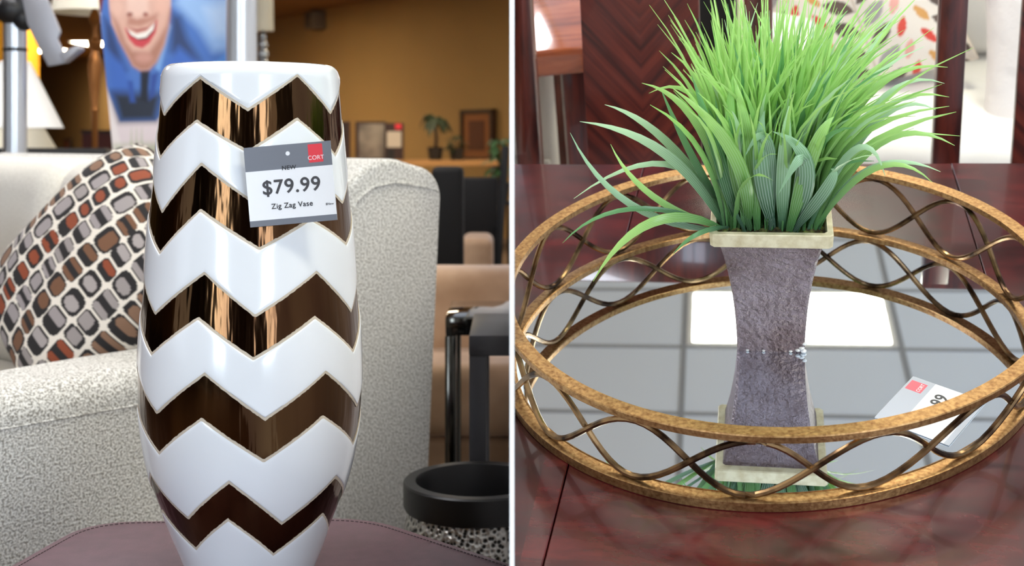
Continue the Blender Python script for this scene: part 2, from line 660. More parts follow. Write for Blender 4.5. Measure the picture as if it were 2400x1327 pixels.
def edge(bi, off, parent, name='bisque_edge'):
    """the unglazed line that borders each white band."""
    c = curve_at(bi)
    rnd = random.Random(50 + bi)
    v, f = [], []
    n = len(ANG)
    for i in range(n):
        j = rnd.uniform(-0.0004, 0.0004)
        z0, z1 = c[i] + j, c[i] + off
        for z, h in ((z0, -0.002), (z0, 0.0002), (z1, 0.0004), (z1, -0.002)):
            v.append(ring_point(ANG[i], vr(z) + h, z))
    for i in range(n):
        j = (i + 1) % n
        for k in range(3):
            f.append((i * 4 + k, j * 4 + k, j * 4 + k + 1, i * 4 + k + 1))
    o = MB().add(v, f).build(name, BISQUE, parent, smooth=False)
    return o


# top cap: lip down to the first curve
c0 = curve_at(0)
v, f = [], []
n = len(ANG)
capz = [1.0105, 1.0195, 1.0225, 1.0250, 1.0268, 1.0282]
for i in range(n):
    t0 = c0[i] + 0.003
    col = [(t0, -0.002), (t0, 0.0006), (t0 + 0.0016, 0.0009)]
    top0 = max(1.0165, t0 + 0.003)
    for u in np.linspace(0.004, 1, 8):
        col.append((t0 + 0.0016 + (top0 - t0 - 0.0016) * u, 0.0010))
    for z in (1.0195, 1.0225, 1.0250, 1.0268, 1.0282):
        col.append((max(z, top0 + 0.0002), 0.0010))
    for z, h in col:
        v.append(ring_point(ANG[i], vr(z) + h, z))
    v.append(ring_point(ANG[i], 0.0785, 1.0265))
    v.append(ring_point(ANG[i], 0.0765, 1.015))
    mm = len(col) + 2
for i in range(n):
    j = (i + 1) % n
    for k in range(mm - 1):
        f.append((i * mm + k, j * mm + k, j * mm + k + 1, i * mm + k + 1))
wb = MB().add(v, f).build('white_band', WHITE_GLAZE, vase, angle=75)
edge(0, 0.0034, wb)
IN = 0.003
for a, b in ((1, 2), (3, 4), (5, 6), (7, 8)):
    wb = band(curve_at(a), curve_at(b), 'white_band', WHITE_GLAZE, 0.0010, IN, IN)
    edge(a, -0.0034, wb)
    edge(b, 0.0034, wb)
wb = band(curve_at(9), np.full(len(ANG), 0.4962), 'white_band', WHITE_GLAZE, 0.0010, IN, 0.0)
edge(9, -0.0034, wb)

# price tag on the vase
tg = thing('price_tag', 'grey and white price tag with red square on the vase', 'price tag')
TM = Matrix.Translation((-0.2127, 1.2285, 0.9085)) @ Matrix.Rotation(math.radians(90), 4, 'X') @ Matrix.Rotation(math.radians(5.0), 4, 'Z')
tg.matrix_basis = TM
TW, TH = 0.0838, 0.0765
skew = Matrix(((1, -0.012, 0, 0), (0, 1, 0, 0), (0, 0, 1, 0), (0, 0, 0, 1)))


def card_parts(root, W, H, hd=0.305, ft=0.075):
    root = MB().box(-W / 2, W / 2, -H / 2, H / 2, -0.0006, 0.0).build('card', CARDW, root, smooth=False)
    MB().box(-W / 2, W / 2, H / 2 - H * hd, H / 2, 0.0, 0.00012).build('printed_header', CARDG, root, smooth=False)
    MB().box(-W / 2, W / 2, -H / 2, -H / 2 + H * ft, 0.0, 0.00012).build('printed_footer', CARDG, root, smooth=False)
    MB().box(W * 0.235, W * 0.40, H / 2 - H * 0.255, H / 2 - H * 0.025, 0.00012, 0.00025).build('red_square', CARDR, root, smooth=False)
    T = lambda x, y: Matrix.Translation((x * W, y * H, 0.0003))
    text('CORT', H * 0.075, WHITEINK, root, T(0.318, 0.302))
    text('NEW', H * 0.075, INKD, root, T(0.0, 0.205), bold=0.00012)
    text('$79.99', H * 0.25, INK, root, T(0.01, -0.03), bold=0.00035)
    text('Zig Zag Vase', H * 0.092, INKD, root, T(0.0, -0.265), bold=0.00012)
    text('$New', H * 0.04, INKD, root, T(0.43, -0.29))


card_parts(tg, TW, TH)
MB().lathe([(0.0001, 0.0003), (0.0020, 0.0003), (0.0021, 0.0001)], 16, (0.0, TH * 0.385, 0)).build('punched_hole', CARDW, tg, smooth=False)
MB().box(-0.02, 0.0, -0.01, 0.01, -0.0085, -0.0006).build('adhesive_tab', CARDW, tg, smooth=False)

# burgundy leather table
def rounded(poly, r, n=6):
    out = []
    k = len(poly)
    for i in range(k):
        p0, p1, p2 = Vector(poly[i - 1]), Vector(poly[i]), Vector(poly[(i + 1) % k])
        rad = r[i] if hasattr(r, '__len__') else r
        a = p1 + (p0 - p1).normalized() * rad
        b = p1 + (p2 - p1).normalized() * rad
        for j in range(n + 1):
            t = j / n
            q = a * (1 - t) ** 2 + p1 * 2 * t * (1 - t) + b * t * t
            out.append((q.x, q.y))
    return out


TABP = rounded([(-0.60, 1.06), (-0.507, 1.530), (-0.172, 1.548), (0.06, 1.318), (-0.09, 0.98)], [0.05, 0.06, 0.055, 0.05, 0.08], 8)
lt = thing('leather_table', 'low burgundy leather covered table with stitched edge under the vase', 'table')
MB().prism(TABP, -0.05, 'z', bev=0.006, at=TZ).build('leather_top', LEATHER, lt)
MB().prism([(x * 0.92 - 0.022, 1.27 + (y - 1.27) * 0.92) for x, y in TABP], -0.10, 'z', at=TZ - 0.05).build('apron', LEATHER, lt)
inn = []
cx_, cy_ = -0.27, 1.3
for i in range(len(TABP)):
    a, b = Vector(TABP[i]), Vector((cx_, cy_))
    d = (b - a)
    inn.append(a + d.normalized() * 0.014)
sm = MB()
L_ = [Vector((q.x, q.y, TZ + 0.0002)) for q in inn]
for i in range(len(L_)):
    a, b = L_[i], L_[(i + 1) % len(L_)]
    d = (b - a).length
    k = max(1, int(d / 0.0055))
    for j in range(k):
        p = a.lerp(b, j / k)
        q = a.lerp(b, (j + 0.62) / k)
        sm.tube([p, q], 0.0006, 4)
st = sm.build('stitching', STITCH, lt, smooth=False)
st['kind'] = 'stuff'
for x, y in ((-0.5, 1.45), (-0.22, 1.46), (-0.13, 1.08), (-0.52, 1.12)):
    MB().box(x - 0.02, x + 0.02, y - 0.02, y + 0.02, 0, TZ - 0.14, 0.003).build('leg', DKWOOD, lt)

# =====================================================================================================
#                                     CREAM SOFA + PEBBLE CUSHION
# =====================================================================================================
sofa = thing('sofa', 'oatmeal woven fabric sofa seen from its arm end behind the vase', 'sofa', (-0.714, 1.80, 0), math.radians(45))


def arc(cx, cz, r, a0, a1, n=8):
    return [(cx + r * math.cos(math.radians(a0 + (a1 - a0) * i / n)), cz + r * math.sin(math.radians(a0 + (a1 - a0) * i / n))) for i in range(n + 1)]


# back: profile in (u,z), extruded along the length
bp = [(0.575, 0.07), (0.782, 0.07)] + arc(0.765, 0.842, 0.062, 4, 70, 8) + arc(0.70, 0.80, 0.118, 78, 115, 6) + [(0.585, 0.86)]
MB().prism(bp, 1.62, 'y', bev=0.012, seg=3).build('backrest', FABRIC, sofa, angle=50)
# arm
ap = [(-0.20, 0.07), (-0.20, 0.50)] + arc(-0.15, 0.54, 0.05, 180, 95, 5) + [(0.2, 0.604), (0.60, 0.612), (0.60, 0.07)]
am = MB()
b = bmesh.new()
am.prism(ap, 0.20, 'y', bev=0.045, seg=6)
am.build('arm', FABRIC, sofa, angle=50)
far_ = MB().prism(ap, 0.18, 'y', bev=0.04, seg=5, at=1.44).build('arm', FABRIC, sofa, angle=50)
MB().box(-0.16, 0.58, 0.19, 1.45, 0.08, 0.28, 0.02).build('seat_base', FABRIC, sofa)
for v0, v1 in ((0.20, 0.82), (0.82, 1.44)):
    MB().box(-0.17, 0.50, v0 + 0.002, v1 - 0.002, 0.28, 0.46, 0.04, 4).build('seat_cushion', FABRIC_CUSH, sofa)
for v0, v1 in ((0.10, 0.79), (0.79, 1.50)):
    MB().box(0.43, 0.62, v0, v1, 0.44, 0.912, 0.075, 6).build('back_cushion', FABRIC_CUSH, sofa, angle=60)
# seams
MB().tube([(0.585, -0.001, 0.70), (0.60, -0.001, 0.80), (0.625, -0.0015, 0.845), (0.66, -0.0015, 0.868), (0.71, -0.0015, 0.875), (0.78, -0.001, 0.866), (0.818, 0.002, 0.856)], 0.0022, 6).build('welt', FABRIC, sofa)
MB().tube([(-0.19, 0.000, 0.540), (0.0, 0.000, 0.545), (0.3, 0.000, 0.550), (0.59, 0.0, 0.553)], 0.0016, 6).build('welt', FABRIC, sofa)
for x, y in ((-0.15, 0.06), (0.72, 0.06), (-0.15, 1.55), (0.72, 1.55)):
    MB().box(x - 0.025, x + 0.025, y - 0.025, y + 0.025, 0, 0.08).build('foot', DKWOOD, sofa)


def cushion_mesh(W, H, T, n, puff=0.55, rnd_c=0.0):
    """front and back sheets of a knife-edge cushion in the x-z plane, front towards -y. returns verts, faces, u, v."""
    u = np.linspace(-1, 1, n)
    U, V = np.meshgrid(u, u)
    e = np.clip((1 - U ** 2) * (1 - V ** 2), 0, 1) ** puff * 0.72 + 0.28 * np.clip((1 - np.abs(U) ** 5) * (1 - np.abs(V) ** 5), 0, 1) ** 0.5
    pin = 1 - 0.07 * (1 - V ** 2) * np.abs(U) ** 6
    pin2 = 1 - 0.07 * (1 - U ** 2) * np.abs(V) ** 6
    wr = 0.003 * np.sin(9 * U + 4 * V) * e
    X = U * W / 2 * pin * np.sqrt(1 - rnd_c * V ** 4)
    Zz = V * H / 2 * pin2 * np.sqrt(1 - rnd_c * U ** 4)
    Yf = -(e * T / 2 + wr)
    Yb = e * T / 2
    vs_, fs = [], []
    for Y in (Yf, Yb):
        vs_.append(np.c_[X.ravel(), Y.ravel(), Zz.ravel()])
    N2 = n * n
    for s in (0, 1):
        for i in range(n - 1):
            for j in range(n - 1):
                q = s * N2 + i * n + j
                fs.append((q, q + 1, q + n + 1, q + n) if s == 0 else (q, q + n, q + n + 1, q + 1))
    return np.concatenate(vs_), fs, np.r_[U.ravel(), U.ravel()], np.r_[V.ravel(), V.ravel()]


def raw_object(name, v, f, m, parent):
    me = bpy.data.meshes.new(name)
    me.from_pydata([tuple(q) for q in v], [], f)
    me.materials.append(m)
    for p in me.polygons:
        p.use_smooth = True
    o = bpy.data.objects.new(name, me)
    COL.objects.link(o)
    o.parent = parent
    return o


def pebble_print(U, V, W, H, seed=4):
    rnd = np.random.RandomState(seed)
    X = (U + 1) / 2 * W
    Y = (V + 1) / 2 * H
    out = np.tile(np.array(lin(222, 214, 202)), (len(U), 1))
    cols = [lin(150, 142, 142), lin(112, 78, 56), lin(134, 66, 40), lin(160, 152, 150), lin(128, 98, 78), lin(148, 140, 138)]
    black = np.array(lin(34, 31, 32))
    ncol = 9
    cw = W / ncol
    for c in range(ncol):
        kind = cols[[3, 4, 0, 2, 0, 1, 3, 5, 4, 0][c]]
        y = -rnd.uniform(0, 0.03)
        while y < H:
            h = rnd.uniform(0.030, 0.050)
            cy = y + h / 2 + 0.3 * cw * math.sin(c)
            cxx = (c + 0.5) * cw + rnd.uniform(-0.002, 0.002)
            hw, hh = cw * 0.455, h * 0.452
            col = np.array(kind if rnd.rand() < 0.8 else cols[rnd.randint(6)])
            dx = np.abs(X - cxx) / hw
            dy = np.abs(Y - cy) / hh
            p = 3.8
            d = (dx ** p + dy ** p) ** (1 / p)
            out[d < 1.0] = black
            sx, sy = rnd.uniform(-0.25, 0.25), rnd.uniform(-0.35, 0.35)
            mode = rnd.randint(4)
            if mode == 0:
                d2 = ((np.abs(X - cxx) / (hw * 0.86)) ** p + (np.abs(Y - cy - hh * 0.36) / (hh * 0.46)) ** p) ** (1 / p)
            elif mode == 1:
                d2 = ((np.abs(X - cxx) / (hw * 0.74)) ** 2.4 + (np.abs(Y - cy - sy * hh) / (hh * 0.56)) ** 2.4) ** (1 / 2.4)
            elif mode == 2:
                d2 = ((np.abs(X - cxx) / (hw * 0.9)) ** p + (np.abs(np.abs(Y - cy) - hh * 0.60) / (hh * 0.30)) ** p) ** (1 / p)
            else:
                d2 = ((np.abs(X - cxx - sx * hw) / (hw * 0.66)) ** p + (np.abs(Y - cy) / (hh * 0.80)) ** p) ** (1 / p)
            out[(d2 < 1) & (d < 1)] = col
            y += h
    return out


pil = thing('throw_cushion', 'throw cushion with brown, grey and black pebble print leaning on the oatmeal sofa', 'cushion')
CS = 0.442
v, f, U, V = cushion_mesh(CS, CS, 0.20, 200, rnd_c=0.28)
PM = mat_attr('pebble_print_fabric', 0.9)
o = raw_object('cover', v, f, PM, pil)
paint(o, pebble_print(U, V, CS, CS))
ed = []
for i in range(120):
    t = i / 120 * 4
    k = int(t)
    s = (t - k) * 2 - 1
    u_, v_ = [(s, -1), (1, s), (-s, 1), (-1, -s)][k]
    ed.append((u_ * CS / 2 * (1 - 0.07 * (1 - v_ ** 2) * abs(u_) ** 6) * math.sqrt(1 - 0.28 * v_ ** 4), 0, v_ * CS / 2 * (1 - 0.07 * (1 - u_ ** 2) * abs(v_) ** 6) * math.sqrt(1 - 0.28 * u_ ** 4)))
MB().tube(ed, 0.0042, 6, closed=True).build('piping', mat('charcoal_piping', (70, 58, 54), 0.85, var=(40, 1, (190, 180, 170), 0.55, 0.6)), pil)
pil.matrix_basis = Matrix.Translation((-0.733, 2.278, 0.708)) @ Matrix.Rotation(math.radians(-31), 4, 'Z') @ Matrix.Rotation(math.radians(-27), 4, 'X') @ Matrix.Rotation(math.radians(37), 4, 'Y')
# brown cushion peeking in at the picture's left edge
pil2 = thing('throw_cushion', 'plain dark brown cushion just showing beside the pebble cushion at the picture edge', 'cushion')
v, f, U, V = cushion_mesh(0.36, 0.30, 0.14, 24)
raw_object('cover', v, f, mat('brown_cushion_fabric', (72, 56, 48), 0.9), pil2)
pil2.matrix_basis = Matrix.Translation((-1.225, 2.55, 0.66)) @ Matrix.Rotation(math.radians(-42), 4, 'Z') @ Matrix.Rotation(math.radians(-12), 4, 'X')

# =====================================================================================================
#                                     things behind the sofa, left
# =====================================================================================================
ds = thing('display_stand', 'tall silver pole stand with black clamp and tilted grey sign plate', 'stand', (-1.475, 3.8, 0))
MB().lathe([(0.0005, 0.0), (0.17, 0.0), (0.17, 0.012), (0.04, 0.03), (0.0335, 0.035)], 40).build('base', STEEL, ds)
MB().lathe([(0.0335, 0.03), (0.0335, 1.50), (0.001, 1.502)], 32).build('pole', STEEL, ds)
MB().lathe([(0.034, 1.215), (0.0352, 1.216), (0.0352, 1.224), (0.034, 1.225)], 32).build('ring', BLACKP, ds)
cl = MB().ball((0.0, -0.01, 1.335), 0.055, 10, 0.8)
cl.ball((0.035, -0.02, 1.31), 0.035, 8).box(-0.03, 0.06, -0.05, 0.05, 1.32, 1.37, 0.012)
cl.build('clamp_knob', BLACKP, ds)
k38 = 3.8 / 3000


def pl(px, py):
    return ((px - 36) * k38, EYE + (330 - py) * k38)


MB().prism([pl(*q) for q in ((60, -40), (105, -40), (130, 10), (157, 78), (150, 95), (175, 150), (128, 158), (80, 60))], 0.014, 'y', bev=0.003, at=-0.055).build('sign_plate', PLATE, ds)
MB().prism([pl(*q) for q in ((166, 130), (208, 112), (214, 120), (177, 151))], 0.05, 'y', bev=0.003, at=-0.10).build('lip', PLATE, ds)


def empire_lamp(loc, r0, r1, z0, z1, label, shade_m, ztable, base_m):
    t = thing('table_lamp', label, 'lamp', loc)
    MB().lathe([(r1, z1), (r0, z0), (r0 - 0.003, z0), (r1 - 0.003, z1)], 40, closed=True).build('lamp_shade', shade_m, t)
    MB().lathe([(0.001, ztable), (0.06, ztable), (0.06, ztable + 0.02), (0.03, ztable + 0.05), (0.055, (ztable + z0) / 2), (0.02, z0 - 0.03), (0.008, z0), (0.008, z1 - 0.01), (0.001, z1 - 0.01)], 24).build('lamp_base', base_m, t)
    return t


empire_lamp((-1.94, 5.0, 0), 0.18, 0.055, 1.0, 1.26, 'table lamp with white cone shade behind the silver pole', SHADE, 0.62, BRASS)
empire_lamp((-2.33, 6.0, 0), 0.19, 0.09, 0.905, 1.08, 'smaller cream shaded lamp below and behind the white cone lamp', CREAMSHADE, 0.56, BRASS)


def side_table(loc, w, d, h, label, m):
    t = thing('side_table', label, 'table', loc)
    MB().box(-w / 2, w / 2, -d / 2, d / 2, h - 0.03, h, 0.004).build('table_top', m, t)
    for sx in (-1, 1):
        for sy in (-1, 1):
            MB().box(sx * (w / 2 - 0.04) - 0.02, sx * (w / 2 - 0.04) + 0.02, sy * (d / 2 - 0.04) - 0.02, sy * (d / 2 - 0.04) + 0.02, 0, h - 0.03).build('leg', m, t)
    return t


side_table((-1.94, 5.0, 0), 0.5, 0.5, 0.62, 'dark side table holding the white cone lamp', DKWOOD)
side_table((-2.33, 6.0, 0), 0.5, 0.5, 0.56, 'dark side table holding the cream shaded lamp', DKWOOD)
bc = thing('lounge_chair', 'black leather lounge chair whose back shows above the oatmeal sofa', 'chair', (-1.62, 4.42, 0))
MB().box(-0.24, 0.24, -0.06, 0.06, 0.35, 0.925, 0.03, 4).build('backrest', BLACKL, bc)
MB().box(-0.26, 0.26, 0.0, 0.3, 0.2, 0.42, 0.04, 4).build('seat', BLACKL, bc)
for sx in (-0.2, 0.2):
    for sy in (0.02, 0.26):
        MB().lathe([(0.001, 0), (0.015, 0), (0.02, 0.22), (0.001, 0.22)], 12, (sx, sy, 0)).build('leg', DKWOOD, bc)

fl = thing('floor_lamp', 'turned brass floor lamp with wide cream shade beside the poster', 'lamp', (-1.63, 5.0, 0))
prof = [(0.001, 0), (0.14, 0), (0.14, 0.02), (0.05, 0.05), (0.012, 0.08), (0.012, 1.06), (0.016, 1.07), (0.012, 1.08), (0.02, 1.16), (0.028, 1.24), (0.024, 1.27), (0.012, 1.30), (0.024, 1.315), (0.028, 1.335), (0.012, 1.352), (0.012, 1.40), (0.024, 1.42), (0.02, 1.44), (0.011, 1.46), (0.011, 1.6), (0.001, 1.6)]
MB().lathe(prof, 24).build('turned_pole', BRASS, fl)
MB().lathe([(0.163, 1.45), (0.12, 1.72), (0.117, 1.72), (0.160, 1.45)], 40, closed=True).build('lamp_shade', CREAMSHADE, fl)

# small framed print and a dark red book cabinet far off
pf_ = thing('picture_frame', 'small dark framed picture low on the ochre wall by the white lamp', 'picture', (-9.2, 26.5, 0), math.radians(-57.2))
MB().box(-0.2, 0.2, -0.03, 0.03, 0.74, 1.0).build('frame', DKWOOD, pf_, smooth=False)
MB().box(-0.14, 0.14, -0.035, -0.028, 0.80, 0.94).build('print', TERRA, pf_, smooth=False)
bk = thing('low_bookcase', 'dark red low bookcase behind the brass floor lamp', 'bookcase', (-3.86, 12.0, 0))
RED = mat('dark_red_lacquer', (84, 34, 26), 0.4)
MB().box(-0.12, 0.16, -0.15, 0.15, 0, 1.02).build('body', RED, bk, smooth=False)
MB().box(-0.13, 0.17, -0.17, 0.16, 1.02, 1.05).build('top', DKWOOD, bk, smooth=False)

# ---- poster with a laughing man in a blue shirt, hung on a stand
DP = 4.0
kp = DP / 3000
PXL, PXR, PYT, PYB = 233, 531, -190, 470


def poly_sd(px, py, poly):
    """signed distance (negative inside) of points to a polygon."""
    P = np.array(poly, float)
    d = np.full(px.shape, 1e9)
    ins = np.zeros(px.shape, bool)
    for i in range(len(P)):
        a, b = P[i - 1], P[i]
        e = b - a
        wx, wy = px - a[0], py - a[1]
        t = np.clip((wx * e[0] + wy * e[1]) / (e @ e + 1e-9), 0, 1)
        d = np.minimum(d, np.hypot(wx - t * e[0], wy - t * e[1]))
        c = ((a[1] > py) != (b[1] > py)) & (px < (b[0] - a[0]) * (py - a[1]) / (b[1] - a[1] + 1e-12) + a[0])
        ins ^= c
    return np.where(ins, -d, d)


def poster_print(px, py):
    out = np.tile(np.array(lin(226, 212, 214)), (len(px), 1))

    def lay(poly, rgb, soft=4.0, op=1.0):
        a = np.clip(0.5 - poly_sd(px, py, poly) / soft, 0, 1)[:, None] * op
        out[:] = out * (1 - a) + np.array(lin(*rgb)) * a

    def ell(cx, cy, rx, ry, rgb, soft=4.0, op=1.0, rot=0.0):
        q = [(cx + rx * math.cos(t) * math.cos(rot) - ry * math.sin(t) * math.sin(rot), cy + rx * math.cos(t) * math.sin(rot) + ry * math.sin(t) * math.cos(rot)) for t in np.linspace(0, 2 * math.pi, 28)[:-1]]
        lay(q, rgb, soft, op)
    # upper background
    lay([(225, -200), (540, -200), (540, 30), (225, 30)], (120, 44, 36), 8)
    # shirt
    lay([(236, 40), (250, -40), (540, -60), (540, 150), (470, 200), (400, 250), (366, 284), (281, 286), (250, 205), (240, 120)], (74, 116, 190), 5)
    lay([(410, 10), (430, -60), (545, -60), (545, 120), (500, 120), (470, 70), (440, 40)], (150, 186, 232), 26)
    lay([(480, 20), (545, 0), (545, 90), (505, 80)], (186, 212, 244), 30)
    lay([(500, 150), (545, 110), (545, 160)], (84, 140, 214), 10)
    lay([(402, 30), (424, 40), (440, 90), (470, 140), (440, 160), (400, 120)], (46, 66, 110), 22)
    lay([(420, 110), (470, 150), (430, 190), (395, 150)], (64, 106, 190), 18)
    lay([(245, 40), (262, 60), (285, 130), (300, 165), (285, 180), (250, 110)], (44, 66, 116), 16)
    lay([(250, 120), (290, 150), (310, 200), (300, 250), (262, 225)], (62, 104, 186), 18)
    lay([(262, 215), (380, 220), (366, 284), (281, 286)], (34, 42, 58), 26)
    lay([(330, 165), (352, 165), (346, 240), (330, 236)], (22, 28, 44), 7)
    lay([(300, 190), (312, 190), (318, 240), (306, 240)], (46, 82, 160), 8)
    lay([(355, 175), (372, 170), (362, 225), (350, 235)], (46, 76, 150), 9)
    # collar
    lay([(392, 40), (402, 62), (388, 120), (376, 168), (364, 160), (374, 120)], (120, 166, 222), 7)
    # face
    lay([(254, -80), (300, -150), (370, -150), (404, -70), (401, 20), (396, 60), (386, 105), (368, 145), (350, 164), (330, 166), (312, 155), (298, 128), (280, 95), (262, 55), (256, 10)], (224, 178, 160), 5)
    lay([(240, -150), (300, -180), (380, -180), (410, -120), (404, -60), (370, -130), (300, -130), (262, -70)], (70, 44, 34), 10)
    lay([(262, 30), (280, 60), (296, 100), (312, 120), (350, 122), (372, 92), (390, 60), (400, 20), (397, 64), (386, 106), (368, 146), (350, 164), (330, 166), (312, 155), (298, 128), (280, 95)], (168, 112, 92), 14, 0.85)
    lay([(300, 40), (345, 42), (372, 30), (368, 46), (330, 62), (298, 60)], (176, 112, 92), 12, 0.7)
    lay([(298, -30), (345, -30), (350, 30), (322, 44), (298, 30)], (242, 206, 190), 12, 0.8)
    ell(305, 34, 7, 5, (150, 84, 70), 6)
    ell(342, 34, 6, 5, (160, 90, 76), 6)
    ell(276, 20, 14, 18, (240, 196, 176), 14, 0.6)
    ell(378, 14, 14, 16, (236, 186, 166), 14, 0.6)
    ell(338, 136, 20, 12, (214, 158, 144), 14, 0.7)
    # mouth
    lay([(293, 65), (318, 80), (345, 74), (370, 47), (366, 76), (352, 100), (335, 113), (317, 108), (303, 92)], (206, 70, 78), 5)
    lay([(298, 70), (320, 86), (346, 80), (366, 55), (360, 74), (344, 92), (326, 94), (308, 84)], (60, 24, 24), 4)
    lay([(299, 69), (320, 80), (344, 74), (364, 53), (360, 70), (343, 88), (324, 91), (308, 82)], (246, 240, 230), 2.5)
    lay([(300, 64), (322, 76), (345, 70), (366, 48), (346, 64), (322, 69)], (176, 96, 88), 4)
    for ex_ in (290, 352):
        ell(ex_, -40, 16, 5, (60, 40, 34), 4)
        ell(ex_, -62, 20, 4, (70, 44, 34), 5)
    # bottom
    lay([(225, 205), (250, 205), (290, 360), (290, 480), (225, 480)], (236, 226, 224), 8)
    for q in (306, 318, 330):
        lay([(q, 345), (q + 3, 300), (q + 5, 345)], (150, 176, 104), 5, 0.6)
    lay([(270, 340), (380, 335), (380, 480), (270, 480)], (160, 176, 120), 20, 0.6)
    return out


po = thing('poster_banner', 'printed banner of a laughing man in a blue shirt', 'poster', ((382 - 1200) * kp, DP, 0))
nx, ny = 150, 331
gx = np.linspace(PXL, PXR, nx)
gy = np.linspace(PYT, PYB, ny)
GX, GY = np.meshgrid(gx, gy)
# the banner's left edge slants in towards the bottom
lft = 233 + 32 * np.clip((GY - 10) / 340, -0.6, 1.4)
AX = lft + (GX - PXL) / (PXR - PXL) * (PXR - lft)
vx = (AX - 382) * kp
vz = EYE + (330 - GY) * kp
v = np.c_[vx.ravel(), np.zeros(vx.size) - 0.004, vz.ravel()]
f = [(i * nx + j, (i + 1) * nx + j, (i + 1) * nx + j + 1, i * nx + j + 1) for i in range(ny - 1) for j in range(nx - 1)]
o = raw_object('print', v, f, mat_attr('poster_ink', 0.6, None), po)
paint(o, poster_print(AX.ravel(), GY.ravel()))
q = [(vx[0, 0], vz[0, 0]), (vx[0, -1], vz[0, -1]), (vx[-1, -1], vz[-1, -1]), (vx[-1, 0], vz[-1, 0])]
MB().prism(q, 0.006, 'y', at=-0.0035).build('backing_board', CARDW, po, smooth=False)
MB().box(-0.06, 0.06, -0.12, 0.12, 0, 0.02).build('foot', STEEL, po, smooth=False)
MB().box(-0.015, 0.015, 0.003, 0.02, 0.02, 1.5).build('upright', STEEL, po, smooth=False)

# silver column and slim crystal lamp right of the poster
sp = thing('display_column', 'thick satin silver column at the poster edge above the vase', 'column', ((566 - 1200) * 3.85 / 3000, 3.85, 0))
MB().lathe([(0.001, 0), (0.16, 0), (0.16, 0.015), (0.06, 0.03), (0.047, 0.035)], 40).build('base', STEEL, sp)
MB().lathe([(0.0462, 0.03), (0.0462, 1.9), (0.001, 1.9)], 40).build('shaft', STEEL, sp)
cl_ = thing('floor_lamp', 'slim lamp of stacked crystal balls with narrow cream shade', 'lamp', ((616 - 1200) * 8.0 / 3000, 8.0, 0))
m = MB()
zc = 1.43
m.lathe([(0.001, 0), (0.12, 0), (0.12, 0.02), (0.012, 0.04), (0.012, 1.2), (0.008, 1.66), (0.001, 1.66)], 20)
m.build('stem', CRYSTAL, cl_)
for i, (z, r) in enumerate(((1.60, 0.022), (1.55, 0.03), (1.49, 0.036), (1.42, 0.042), (1.34, 0.042), (1.26, 0.042))):
    MB().ball((0, 0, z), r, 8).build('crystal_ball', CRYSTAL, cl_)
MB().lathe([(0.066, 1.635), (0.062, 1.95), (0.059, 1.95), (0.063, 1.635)], 32, closed=True).build('lamp_shade', CREAMSHADE, cl_)

# wall speaker high on the ochre wall
WD = Vector((13.2, -20.5, 0)).normalized()
WA = math.atan2(WD.y, WD.x)


def wall_pt(px):
    """point on the far wall for a plan bearing."""
    k = (px - 1200) / 3000
    y = 12.4 / (1 + k * 20.5 / 13.2 * 1.0)
    # wall: x = -(y-12.4)*13.2/20.5
    y = 12.4 * 13.2 / 20.5 / (k + 13.2 / 20.5)
    return k * y, y


def on_wall(name, px, label, cat, off=0.03):
    x, y = wall_pt(px)
    return thing(name, label, cat, (x + WD.y * off, y - WD.x * off, 0), WA), y


t, y_ = on_wall('wall_speaker', 755, 'small grey speaker box high on the ochre wall', 'speaker')
z0, z1 = EYE + (330 - 70) * y_ / 3000, EYE + (330 - 28) * y_ / 3000
MB().box(-0.13, 0.13, -0.16, 0.03, z0, z1, 0.02).build('body', mat('grey_speaker', (120, 104, 84), 0.7), t)
MB().box(-0.09, 0.09, -0.17, -0.155, z0 + 0.03, z1 - 0.03, 0.005).build('grille', mat('speaker_grille', (90, 78, 60), 0.8), t)

# =====================================================================================================
#                                     things behind, right of the vase
# =====================================================================================================
t, y_ = on_wall('picture_frame', 1128, 'large dark framed print with wide brown mat on the ochre wall', 'picture', 0.04)
k = y_ / 3000
w2 = 0.31
z0, z1 = EYE + (330 - 378) * k, EYE + (330 - 257) * k
f_ = MB()
f_.box(-w2, -w2 + 0.05, -0.03, 0.03, z0, z1).box(w2 - 0.05, w2, -0.03, 0.03, z0, z1)
f_.box(-w2, w2, -0.03, 0.03, z1 - 0.04, z1).box(-w2, w2, -0.03, 0.03, z0, z0 + 0.04)
f_.build('frame', DKWOOD, t, smooth=False)
MB().box(-w2 + 0.045, w2 - 0.045, -0.012, 0.012, z0 + 0.035, z1 - 0.035).build('mat_board', mat('brown_mat', (148, 92, 48), 0.8), t, smooth=False)
MB().box(-w2 + 0.16, w2 - 0.16, -0.018, -0.012, z0 + 0.11, z1 - 0.11).build('print', mat('brown_print', (96, 52, 28), 0.8), t, smooth=False)

cons = thing('console_table', 'long honey wood console below the framed print', 'table', (-0.9, 11.0, 0))
MB().box(-0.85, 0.86, -0.25, 0.25, 0.74, 0.785).build('table_top', LTWOOD, cons, smooth=False)
for sx in (-0.75, 0.0, 0.75):
    for sy in (-0.2, 0.2):
        MB().box(sx - 0.03, sx + 0.03, sy - 0.03, sy + 0.03, 0, 0.74).build('leg', DKWOOD, cons, smooth=False)


